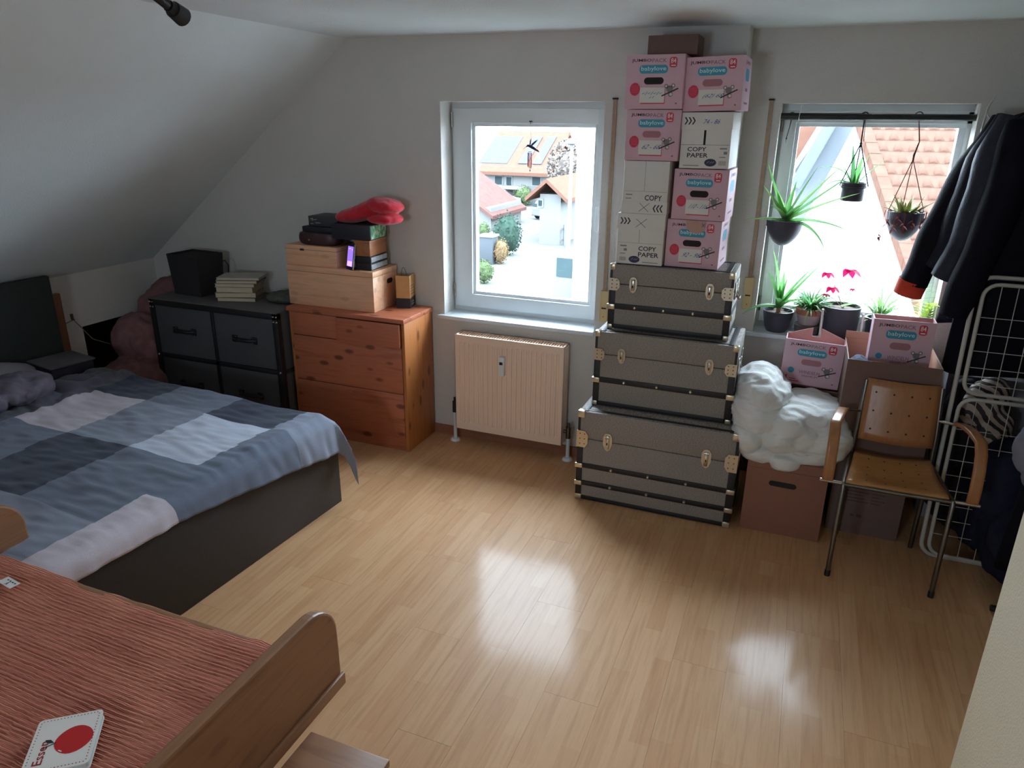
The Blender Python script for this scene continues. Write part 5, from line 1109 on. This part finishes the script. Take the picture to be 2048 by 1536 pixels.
# hanging bowl with trailing plant
pt = at(1838, 232, y=yh); pb_ = at(1812, 424, y=yh)
hb_ = thing('hanging_bowl', 'round dark hanging bowl with a trailing reddish plant', 'potted plant', (pb_.x, yh, pb_.z - .14), group='hanging pots in the right window'); pot(hb_, 0, .084, .14, anth, 1)
kn = at(1828, 310, y=yh) - hb_.location; tpz = pt - hb_.location
for a in (3.3, .2, 1.7): m = MB(); m.tube([(.083 * math.cos(a), .083 * math.sin(a), .135), tuple(kn - Vector((0, 0, .02)))], .002, 5); m.build('cord', plain('cord_brown', srgb(92, 58, 48), .8), hb_)
m = MB(); m.tube([tuple(kn - Vector((0, 0, .03))), tuple(kn), tuple(kn + Vector((.012, 0, .06))), tuple(tpz)], [.004, .005, .003, .002], 6); m.build('cord', MATS['cord_brown'], hb_)
m = MB(); m.tube([(tpz.x + .018 * math.cos(a), 0, tpz.z + .018 * math.sin(a)) for a in [2 * PI * i / 16 for i in range(16)]], .0025, 6, closed=True); m.build('rod_loop', black, hb_)
rnd = random.Random(5); olive = plain('leaf_olive', srgb(140, 150, 84), .55, .2, 20); redl = plain('flower_dusty_red', srgb(150, 62, 66), .6, .2, 20)
for i in range(26): a = rnd.uniform(0, 2 * PI); leaf_obj('leaf', olive, hb_, (.04 * math.cos(a), .04 * math.sin(a), .13), a, rnd.uniform(.06, .12), .024, rnd.uniform(.5, 1.4), rnd.uniform(0, .9), 6)
for i in range(9):
    a = [3.6, 4.1, 4.6, 5.0, 5.5, 5.9, 3.1, 6.2, 4.3][i]; L_ = [.05, .07, .06, .045, .06, .05, .13, .04, .03][i]; r = .09
    e = Vector((r * math.cos(a) * (1.15 if i == 6 else 1), r * math.sin(a), .13 - L_)); m = MB(); m.tube([(.06 * math.cos(a), .06 * math.sin(a), .145), (r * math.cos(a), r * math.sin(a), .145), tuple(e)], .0016, 5); sk = m.build('tendril', redl, hb_)
    for q in range(3): leaf_obj('flower', redl, sk, tuple(e + Vector((0, 0, .012 * q))), a + q * 2, .03, .018, -.6, .4, 5)

# wind chime in the left window
yc = YW + .10; hk0 = at(1061, 243, y=yc); wc = thing('wind_chime', 'hummingbird wind chime with copper tubes in the left window', 'wind chime', tuple(hk0)); dk = plain('chime_dark', srgb(46, 40, 62), .5, .1, 20); cop = plain('chime_copper', srgb(150, 84, 66), .35, .1, 20, metal=.6)
D = lambda px, py: at(px, py, y=yc) - hk0
m = MB(); m.box(-.008, .008, .0, .012, -.003, .004); m.tube([(0, .004, 0), (0, .0, -.012)], .002, 6); m.build('hook', dk, wc)
m = MB(); m.tube([(0, 0, -.01), tuple(D(1062, 276))], .0007, 4); m.build('thread', ink_g, wc)
m = MB(); pts = [D(1046, 299), D(1051, 294), D(1056, 291), D(1062, 293), D(1070, 298), D(1076, 303)]; m.tube(pts, [.0006, .0014, .0065, .009, .007, .002], 10); bd = m.build('bird_body', dk, wc, smooth=True)
def wing(p0, p1, w_, nm): 
    a, b = D(*p0), D(*p1); t = (b - a); q = Vector((-t.z, 0, t.x)).normalized() * w_; m = MB(); N_ = 8; V = []
    for i in range(N_ + 1):
        s_ = i / N_; wd = math.sin(PI * min(1, .15 + s_ * .85)) ** .6; c_ = a + t * s_; V += [c_ + q * wd + Vector((0, .002, 0)), c_ + Vector((0, -.003, 0)), c_ - q * wd * .6 + Vector((0, .002, 0))]
    m.add(V, [f_ for i in range(N_) for f_ in ((i * 3, i * 3 + 1, i * 3 + 4, i * 3 + 3), (i * 3 + 1, i * 3 + 2, i * 3 + 5, i * 3 + 4))]); o = m.build(nm, dk, bd, norm=False); s2 = o.modifiers.new('t', 'SOLIDIFY'); s2.thickness = .0012
wing((1060, 294), (1076, 279), .007, 'wing'); wing((1060, 291), (1062, 275), .006, 'wing'); wing((1068, 297), (1079, 305), .006, 'tail')
m = MB(); c_ = D(1060, 303); m.lathe([(0, .002), (.012, .0015), (.012, -.0015), (0, -.002)], tuple(c_), 16); m.build('tube_plate', dk, wc)
for i, (dx, dy, L_) in enumerate(((-.011, 0, .078), (-.005, -.008, .084), (.003, -.009, .088), (.010, -.002, .083), (.004, .009, .09))):
    m = MB(); m.tube([(c_.x + dx, dy, c_.z), (c_.x + dx, dy, c_.z - .006)], .0005, 4); m.tube([(c_.x + dx, dy, c_.z - .006), (c_.x + dx, dy, c_.z - L_)], .0026, 8); m.build('chime_tube', cop, wc, smooth=True)
m = MB(); m.tube([(c_.x + .001, 0, c_.z), (c_.x + .002, 0, c_.z - .098)], .0006, 4); m.lathe([(0, -.012), (.004, 0), (0, .008)], (c_.x + .002, 0, c_.z - .098), 8); m.build('clapper', dk, wc)

# ceiling spot lamp, only its tip in the frame
lp = thing('ceiling_spotlight', 'black ceiling spotlight reaching in at the top left', 'lamp', (-1.62, 1.58, ZC)); tip = at(350, 22, z=2.17) - lp.location; mid_ = at(322, 0, z=2.19) - lp.location; end_ = mid_ + (mid_ - tip) * 1.6
m = MB(); m.lathe([(0, 0), (.06, 0), (.06, -.02), (.0, -.024)], (end_.x, end_.y, 0), 24); m.build('canopy', black, lp, smooth=True)
m = MB(); m.tube([(end_.x, end_.y, -.02), tuple(end_)], .009, 10); m.tube([tuple(end_), tuple(mid_ * .6 + tip * .4)], .014, 12); m.build('arm', black, lp, smooth=True)
dirv = (tip - mid_).normalized(); m = MB(); a = mid_ * .5 + tip * .5; m.tube([a, a + dirv * .02, tip - dirv * .01, tip + dirv * .035], [.016, .019, .023, .027], 16); m.build('lamp_head', black, lp, smooth=True)
# ------------------------------------------------------------------ the street outside
GZ = -5.5
def oplain(name, col, *a, **k):
    k.setdefault('spec', 0.0); return plain(name, col, *a, **k)
owhite = oplain('outside_white', (0.0921, 0.0963, 0.1004), .6, .03, 4)
G = lambda px, py: at(px, py, z=GZ)
asph = oplain('pale_paving', (0.0628, 0.0628, 0.0662), .9, .06, 1.2); B('ground', oplain('lawn_ground', (0.0628, 0.0653, 0.0570), .95, .1, .5), None, (-140, 60, 4.6, 220, GZ - .4, GZ - .02), kind='structure', smooth=False, label='pale ground around the street')
rd = [(960, 640), (1000, 545), (1036, 500), (1036, 450), (1012, 420), (1046, 412), (1082, 430), (1118, 470), (1140, 520), (1150, 640)]
m = MB(); m.prism([tuple(G(*p))[:2] for p in rd], GZ - .2, GZ, 'z'); m.build('road', asph, kind='structure', label='light paved street curving between hedges')
hedge_m = oplain('hedge_green', (0.015, 0.026, 0.02), .9, .35, 5); hedge_l = oplain('hedge_light', (0.036, 0.05, 0.024), .9, .3, 5); orng = oplain('autumn_orange', (0.08, 0.055, 0.03), .9, .3, 5); autumn = oplain('autumn_leaves', (0.09, 0.075, 0.066), .9, .3, 4); palel = oplain('pale_leaves', (0.0628, 0.0711, 0.0502), .9, .3, 4)
bark = oplain('bark', (0.0251, 0.0209, 0.0184), .9, .2, 6)
def shrub(name, label, base, wpx, top, mat, seed, cat='bush', leaves=420, fill=.86, trunk_h=0):
    g = G(*base); y = g.y; a, b = at(base[0] - wpx / 2, base[1], y=y), at(base[0] + wpx / 2, base[1], y=y); w = (b - a).length / 2; h = at(base[0], top, y=y).z - GZ
    o = thing(name, label, cat, (g.x, g.y, GZ), group='shrubs and trees along the street'); rnd = random.Random(seed); z0 = trunk_h * h; hh = (h - z0) / 2
    bm = bmesh.new(); bmesh.ops.create_icosphere(bm, subdivisions=3, radius=1)
    for v in bm.verts: k_ = fill * (1 + .14 * mn.noise(v.co * 2.3 + Vector((seed, 0, 0)))); v.co = Vector((v.co.x * w * k_, v.co.y * w * k_, z0 + hh + v.co.z * hh * k_))
    me = bpy.data.meshes.new('foliage'); bm.to_mesh(me); bm.free(); me.materials.append(mat); link('foliage', me, o)
    m = MB(); s_ = max(.05, w * .09)
    for i in range(leaves):
        d = Vector((rnd.gauss(0, 1), rnd.gauss(0, 1), rnd.gauss(0, 1))).normalized(); c_ = Vector((d.x * w, d.y * w, z0 + hh + d.z * hh)) * 1; c_ = c_ * (1 + .06 * rnd.gauss(0, 1)) if not trunk_h else c_
        u = Vector((rnd.gauss(0, 1), rnd.gauss(0, 1), rnd.gauss(0, 1))).normalized() * s_; v_ = u.orthogonal().normalized() * s_ * .6
        m.add([c_ - u, c_ + v_, c_ + u, c_ - v_], [(0, 1, 2, 3)])
    m.build('leaves', mat, o, norm=False, kind='stuff')
    m = MB(); m.tube([(0, 0, 0), (0, 0, z0 + hh * .6)], [.05 * h * .5 + .02, .02 * h * .5 + .02], 8); m.build('trunk', bark, o, smooth=True)
shrub('hedge_shrub', 'large rounded dark green hedge bush left of the street', (1014, 510), 52, 428, hedge_m, 1)
shrub('hedge_shrub', 'smaller dark green bush behind the large hedge bush', (996, 448), 30, 407, hedge_m, 2)
shrub('autumn_shrub', 'orange autumn shrub in front of the hedge bush', (1001, 527), 28, 478, orng, 3)
shrub('front_shrub', 'low flowering shrub at the lower left of the street', (968, 566), 34, 520, hedge_l, 4)
shrub('round_tree', 'round yellow green tree at the street bend', (1046, 411), 34, 372, hedge_l, 5)
shrub('street_tree', 'sparse brown leaved tree right of the street', (1140, 432), 90, 278, autumn, 6, 'tree', 1500, .55, .3)
shrub('pale_tree', 'pale green tree at the right edge of the left window', (1182, 440), 64, 300, palel, 7, 'tree', 900, .5, .3)
shrub('garden_shrub', 'light green garden shrub by the left fence', (968, 478), 22, 446, hedge_l, 8)
def P2(px, py, y): return at(px, py, y=y)
roofm = oplain('roof_tiles', (0.07, 0.036, 0.026), .8, .12, 3, (1, 1, 4)); housew = oplain('house_render', (0.085, 0.085, 0.082), .9, .04, 2); paneb = oplain('window_dark', (0.0167, 0.0235, 0.0251), .2, .1, 2); solar = oplain('solar_blue', (0.04, 0.047, 0.08), .9, .08, 3)
# far house with solar panels
yF = 66.0
hs = thing('house', 'far house with orange roof and blue solar panels', 'house', tuple(P2(1030, 400, yF)))
L0 = Vector(hs.location); rel = lambda px, py, y: at(px, py, y=y) - L0
z_e = rel(1030, 340, yF).z; z_r = rel(1030, 262, yF + 5).z; xl, xr = rel(958, 340, yF).x, rel(1105, 340, yF).x; zg = GZ - L0.z
m = MB(); m.box(xl + .4, xr - .4, .4, 9.6, zg, z_e + .3); m.build('wall', housew, hs)
m = MB(); m.prism([(-.3, z_e - .2), (5, z_r), (10.3, z_e - .2), (10.3, z_e - .5), (5, z_r - .3), (-.3, z_e - .5)], xl, xr, 'x'); m.build('roof', roofm, hs)
sl_ = (z_r - z_e + .2) / 5.3; nrm_ = lambda yy: z_e - .2 + sl_ * (yy + .3) + .06
for (pa, pb2) in (((968, 1024)), ((1046, 1064)), ((1074, 1092))):
    xa, xb_ = rel(pa, 300, yF + 2).x, rel(pb2, 300, yF + 2).x; m = MB(); m.add([(xa, .7, nrm_(.7)), (xb_, .7, nrm_(.7)), (xb_ + .3, 4.2, nrm_(4.2)), (xa + .3, 4.2, nrm_(4.2))], [(0, 1, 2, 3)]); so_ = m.build('solar_panel', solar, hs); s2 = so_.modifiers.new('t', 'SOLIDIFY'); s2.thickness = .05
for (pa, pb2, ta, tb) in ((985, 1003, 350, 372), (1008, 1022, 352, 374), (1060, 1080, 352, 374)):
    a, b = rel(pa, ta, yF), rel(pb2, tb, yF); wn_ = B('window', owhite, hs, (a.x, b.x, .34, .42, b.z, a.z), smooth=False); B('window_pane', paneb, wn_, (a.x + .12, b.x - .12, .3, .36, b.z + .12, a.z - .12), smooth=False)
a, b = rel(990, 372, yF - 1), rel(1046, 380, yF - 1); B('balcony', owhite, hs, (a.x, b.x, -1, .4, b.z, a.z), smooth=False)
# right hand row house roofs
for (nm, lb, yy, pa, pe, pr_) in (('house', 'neighbouring house with a low red roof right of the bend', 44., (1062, 1128), 396, 350),):
    h2 = thing(nm, lb, 'house', tuple(P2(1100, 400, yy))); L0 = Vector(h2.location); ze, zr = rel(1100, pe, yy).z, rel(1100, pr_, yy + 3).z; xa, xb_ = rel(pa[0], pe, yy).x, rel(pa[1], pe, yy).x; zg = GZ - L0.z
    B('wall', housew, h2, (xa + .5, xb_ - .3, .3, 7, zg, ze + .2), smooth=False)
    m = MB(); xm = (xa + xb_) / 2; m.prism([(xa - .3, ze), (xm, zr), (xb_ + .3, ze), (xb_ + .3, ze - .25), (xm, zr - .25), (xa - .3, ze - .25)], -.3, 7.3, 'y'); m.build('roof', roofm, h2)
    a, b = rel(1072, 398, yy), rel(1084, 416, yy); w_ = B('window', owhite, h2, (a.x, b.x, .24, .32, b.z, a.z), smooth=False); B('window_pane', paneb, w_, (a.x + .1, b.x - .1, .2, .26, b.z + .1, a.z - .1), smooth=False)
# garage on the left
gr_ = thing('garage', 'garage with a brown tiled roof at the left of the window view', 'garage', tuple(G(956, 460))); L0 = Vector(gr_.location); yy = L0.y
B('wall', housew, gr_, (-4, rel(982, 430, yy).x, 0, 6, 0, rel(960, 415, yy).z), smooth=False); m = MB(); ze = rel(960, 415, yy).z; xr_ = rel(990, 412, yy).x
m.prism([(xr_, ze - .5), (-4.5, ze + 3.2), (-4.5, ze + 2.9), (xr_, ze - .75)], -.4, 6.4, 'y'); m.build('roof', oplain('roof_brown', (0.06, 0.032, 0.028), .8, .12, 3), gr_)
# utility cabinet
uc = thing('utility_cabinet', 'light grey cabinet box beside the orange shrub', 'cabinet', tuple(G(974, 528))); L0 = Vector(uc.location); a, b = rel(958, 474, L0.y), rel(985, 520, L0.y); B('body', oplain('cabinet_grey', (0.0377, 0.0419, 0.0468), .6, .04, 4), uc, (a.x, b.x, 0, .8, 0, a.z), ch=.02); B('lid', owhite, uc, (a.x - .05, b.x + .05, -.05, .85, a.z, a.z + .12), ch=.02)
# street lamps
def lamp(label, base, top, r, head):
    g = G(*base); o = thing('street_lamp', label, 'street lamp', tuple(g), group='street lamps'); h = at(top[0], top[1], y=g.y).z - GZ
    m = MB(); m.tube([(0, 0, 0), (0, 0, h)], [r * 1.3, r * .8], 10); m.build('post', owhite, o, smooth=True)
    m = MB(); m.lathe([(.05, .18), (head, .05), (head * .9, -.06), (.1, -.1)], (0, 0, h), 16); m.build('lamp_head', owhite, o, smooth=True)
lamp('tall white street lamp post at the right of the street', (1134, 560), (1147, 285), .09, .34)
lamp('thin distant street lamp before the far house', (1017, 404), (1018, 318), .07, .2)
# white fence on the right
g0, g1 = G(1104, 452), G(1138, 505); fn = thing('picket_fence', 'white picket fence on the right of the street', 'fence', tuple(g0)); dv = g1 - g0; n = 26
for i in range(n):
    p = dv * (i / (n - 1)); m = MB(); m.box(p.x - .04, p.x + .04, p.y - .03, p.y + .03, 0, 1.25); m.build('picket', owhite, fn)
for zz in (.3, 1.0): m = MB(); m.tube([(0, .04, zz), (dv.x, dv.y + .04, zz)], .035, 6); m.build('fence_rail', owhite, fn)
# cars
carw = oplain('car_white', (0.0837, 0.0837, 0.0879), .3, .02, 3, coat=.5); tyre = oplain('tyre', (0.0084, 0.0084, 0.0084), .8, .1, 10)
def car(name, label, base, L_, W_, H_, rz, col, van=False):
    g = G(*base); o = thing(name, label, 'van' if van else 'car', tuple(g), rz, group='vehicles parked along the street')
    if van: pr_ = [(-L_ / 2, .3), (L_ / 2, .3), (L_ / 2, .9), (L_ / 2 - .35, 1.15), (L_ / 2 - 1.0, H_), (-L_ / 2 + .05, H_)]
    else: pr_ = [(-L_ / 2, .3), (L_ / 2, .3), (L_ / 2, .75), (L_ / 2 - .9, .9), (L_ / 2 - 1.6, H_), (-L_ / 2 + .7, H_), (-L_ / 2 + .1, .9)]
    m = MB(); m.prism(pr_, -W_ / 2, W_ / 2, 'y'); bo_ = m.build('body', col, o); bv = bo_.modifiers.new('b', 'BEVEL'); bv.width = .08; bv.segments = 3
    for sx_ in (-L_ * .3, L_ * .3):
        for sy in (-W_ / 2, W_ / 2): m = MB(); m.lathe([(0, -.1), (.3, -.1), (.32, -.06), (.32, .06), (.3, .1), (0, .1)], n=18, M=Matrix.Translation((sx_, sy, .32)) @ Matrix.Rotation(PI / 2, 4, 'X')); m.build('wheel', tyre, o, smooth=True)
    gl = oplain('car_glass', (0.0251, 0.0377, 0.0402), .1, .05, 3); x1_ = L_ / 2 - (.4 if van else .95); x2_ = L_ / 2 - (.98 if van else 1.55); zl_, zh_ = (1.2 if van else .95), H_ - .06
    for s_ in (1, -1):
        m = MB(); m.box(x2_ - 1.0, x2_ - .1, s_ * (W_ / 2) - .012, s_ * (W_ / 2) + .012, zl_ + .05, zh_ - .1); m.build('side_window', gl, o)
    m = MB(); m.add([(x1_ + .02, -W_ / 2 + .15, zl_), (x1_ + .02, W_ / 2 - .15, zl_), (x2_ + .03, W_ / 2 - .2, zh_), (x2_ + .03, -W_ / 2 + .2, zh_)], [(0, 1, 2, 3)]); m.build('windscreen', gl, o)
    m = MB(); m.box(-L_ / 2 - .015, -L_ / 2 + .02, -W_ / 2 + .2, W_ / 2 - .2, zl_ + .05, zh_ - .1); m.build('rear_window', gl, o)
car('parked_van', 'white van parked at the lower right of the street', (1186, 590), 5.2, 1.95, 2.2, 1.5, carw, True)
car('parked_car', 'white car parked beyond the picket fence', (1112, 436), 4.3, 1.8, 1.45, 1.2, carw)
car('parked_car', 'distant white car left of the street bend', (996, 412), 4.3, 1.8, 1.45, .3, carw)
# carport with an orange awning on the right
cp_ = thing('carport', 'white carport with an orange awning at the right window edge', 'carport', tuple(G(1196, 470))); L0 = Vector(cp_.location); yy = L0.y; a, b = rel(1152, 412, yy), rel(1260, 440, yy)
for xx in (a.x, a.x + 1.6): m = MB(); m.tube([(xx, 0, 0), (xx, 0, a.z)], .07, 8); m.build('post', owhite, cp_)
m = MB(); m.box(a.x - .3, b.x + 3, -.2, 4, a.z, a.z + .15); m.build('roof', owhite, cp_)
m = MB(); m.add([(a.x - .2, -.1, a.z), (b.x + 2, -.1, a.z - .3), (b.x + 2, -1.2, a.z - 1.1), (a.x + .5, -.8, a.z - .9)], [(0, 1, 2, 3)]); aw = m.build('awning', oplain('awning_orange', (0.0586, 0.0217, 0.0134), .8, .05, 4), cp_); s2 = aw.modifiers.new('t', 'SOLIDIFY'); s2.thickness = .03
# blue bin at lower right
bn = thing('blue_bin', 'blue bin at the lower right of the left window', 'bin', tuple(G(1164, 618))); B('body', oplain('bin_blue', (0.0184, 0.0217, 0.0502), .5, .1, 6), bn, (-.32, .32, -.3, .3, .05, 1.0), ch=.04); B('lid', MATS['bin_blue'], bn, (-.35, .35, -.34, .34, 1.0, 1.08), ch=.03)

# ------------------------------------------------------------------ neighbouring house in the right window
nb = thing('neighbour_house', 'neighbouring white house with a bright orange tiled roof', 'house', tuple(at(1800, 560, y=12.0))); L0 = Vector(nb.location)
yt, yb2 = 15.2, 11.2
TL, BL = at(1722, 250, y=yt), at(1838, 600, y=yb2); sy = yb2 - yt; kz_ = (TL.z - BL.z) / (yt - yb2)
zr_ = lambda y: TL.z + (y - yt) * kz_
xl_ = lambda y: TL.x + (BL.x - TL.x) * (yt - y) / (yt - yb2)
tilem = oplain('clay_tile', (0.056, 0.031, 0.023), .75, .12, 5)
RW, RP = .23, math.hypot(.30, .30 * kz_)
tm = MB(); nseg = 8; V = []
for r_, (dy, lift) in enumerate(((0, .035), (.30, .0), (0, .0))):
    pass
ny_ = .30
for row in range(2):
    for i in range(nseg + 1):
        t = i / nseg; prof = .03 * (math.sin(PI * min(1, t / .62)) if t < .62 else -.35 * math.sin(PI * (t - .62) / .38))
        V.append((t * RW, row * (ny_ + .04), row * (ny_ + .04) * kz_ + prof + (.045 if row == 0 else 0)))
for i in range(nseg + 1): v0 = V[i]; V.append((v0[0], v0[1] + .05, v0[2] - .055))
F = [(i, i + 1, nseg + 2 + i, nseg + 1 + i) for i in range(nseg)] + [(2 * (nseg + 1) + i, 2 * (nseg + 1) + i + 1, i + 1, i) for i in range(nseg)]
tm.add(V, F); t0 = None
rf = thing('x', None, None); bpy.data.objects.remove(rf)
rfm = MB(); xr_ = 5.2
rfm.add([tuple(Vector((xl_(yt + 2.5), yt + 2.5, zr_(yt + 2.5) - .06)) - L0), tuple(Vector((xr_, yt + 2.5, zr_(yt + 2.5) - .06)) - L0), tuple(Vector((xr_, yb2 - .8, zr_(yb2 - .8) - .06)) - L0), tuple(Vector((xl_(yb2 - .8), yb2 - .8, zr_(yb2 - .8) - .06)) - L0)], [(0, 1, 2, 3)])
roof_o = rfm.build('roof', tilem, nb); s2 = roof_o.modifiers.new('t', 'SOLIDIFY'); s2.thickness = .08
y = yb2 - .7; cnt = 0
while y < yt + .9:
    x = xl_(y) + .12; nmax = 0
    while x < at(1960, 300, y=y).x + .2:
        o_loc = Vector((x, y, zr_(y))) - L0
        if t0 is None: t0 = tm.build('roof_tile', tilem, roof_o, smooth='all', loc=tuple(o_loc), norm=False)
        else: link('roof_tile', t0.data, roof_o, loc=tuple(o_loc))
        x += RW; cnt += 1
    y += ny_
vm = MB()
for i in range(18):
    ya = yb2 - .8 + i * .3; a = Vector((xl_(ya), ya, zr_(ya))) - L0; b = Vector((xl_(ya + .32), ya + .32, zr_(ya + .32))) - L0
    vm2 = MB(); w_ = Vector((.14, 0, 0)); dn = Vector((0, 0, -.14)); up_ = Vector((0, 0, .05)); vm2.add([a - w_ * .3 + up_, a + w_ + up_, b + w_ + up_, b - w_ * .3 + up_, a - w_ * .3 + dn, b - w_ * .3 + dn], [(0, 1, 2, 3), (0, 3, 5, 4)]); vm2.build('verge_tile', tilem, roof_o)
wl = MB(); ww_ = oplain('gable_white', (.3, .3, .3), .9, .02, 2)
a, b = Vector((xl_(yb2 - 1), yb2 - 1, zr_(yb2 - 1) - .2)) - L0, Vector((xl_(yt + 3), yt + 3, zr_(yt + 3) - .2)) - L0
wl.add([tuple(a), tuple(b), (b.x - 6, b.y + 1.5, b.z - .5), (b.x - 6, b.y + 1.5, GZ - L0.z), (b.x, b.y, GZ - L0.z), (a.x, a.y, GZ - L0.z)], [(0, 1, 4, 5), (1, 2, 3, 4)]); wl.build('gable_wall', ww_, nb)
wl = MB(); wl.add([(a.x, a.y, a.z), (a.x + 6, a.y, a.z), (a.x + 6, a.y, GZ - L0.z), (a.x, a.y, GZ - L0.z)], [(0, 1, 2, 3)]); wl.build('front_wall', ww_, nb)
# zinc flashed roof edge and second roof beyond, upper left of the right window
n2 = thing('dormer_roof', 'grey metal edged roof at the upper left of the right window', 'roof', tuple(at(1630, 300, y=7.0))); L0 = Vector(n2.location); yy = 7.0
zinc = oplain('grey_flashing', (0.0419, 0.0468, 0.0518), .5, .2, 3, (1, 1, .2)); q = [rel(*p, yy) for p in ((1660, 240), (1590, 340), (1590, 470), (1640, 380), (1715, 240))]
m = MB(); m.prism([(v.x, v.z) for v in (q[0], q[1], q[2], q[3], q[4])], 0, .25, 'y'); m.build('zinc_flashing', zinc, n2)
m = MB(); m.tube([tuple(rel(1668, 236, yy) + Vector((0, -.06, 0))), tuple(rel(1590, 372, yy) + Vector((0, -.06, 0)))], .05, 10); m.build('gutter', zinc, n2, smooth=True)
q = [rel(*p, 7.4) for p in ((1560, 200), (1668, 200), (1560, 372))]
m = MB(); m.prism([(v.x, v.z) for v in q], .4, .6, 'y'); m.build('tiled_slope', roofm, n2)
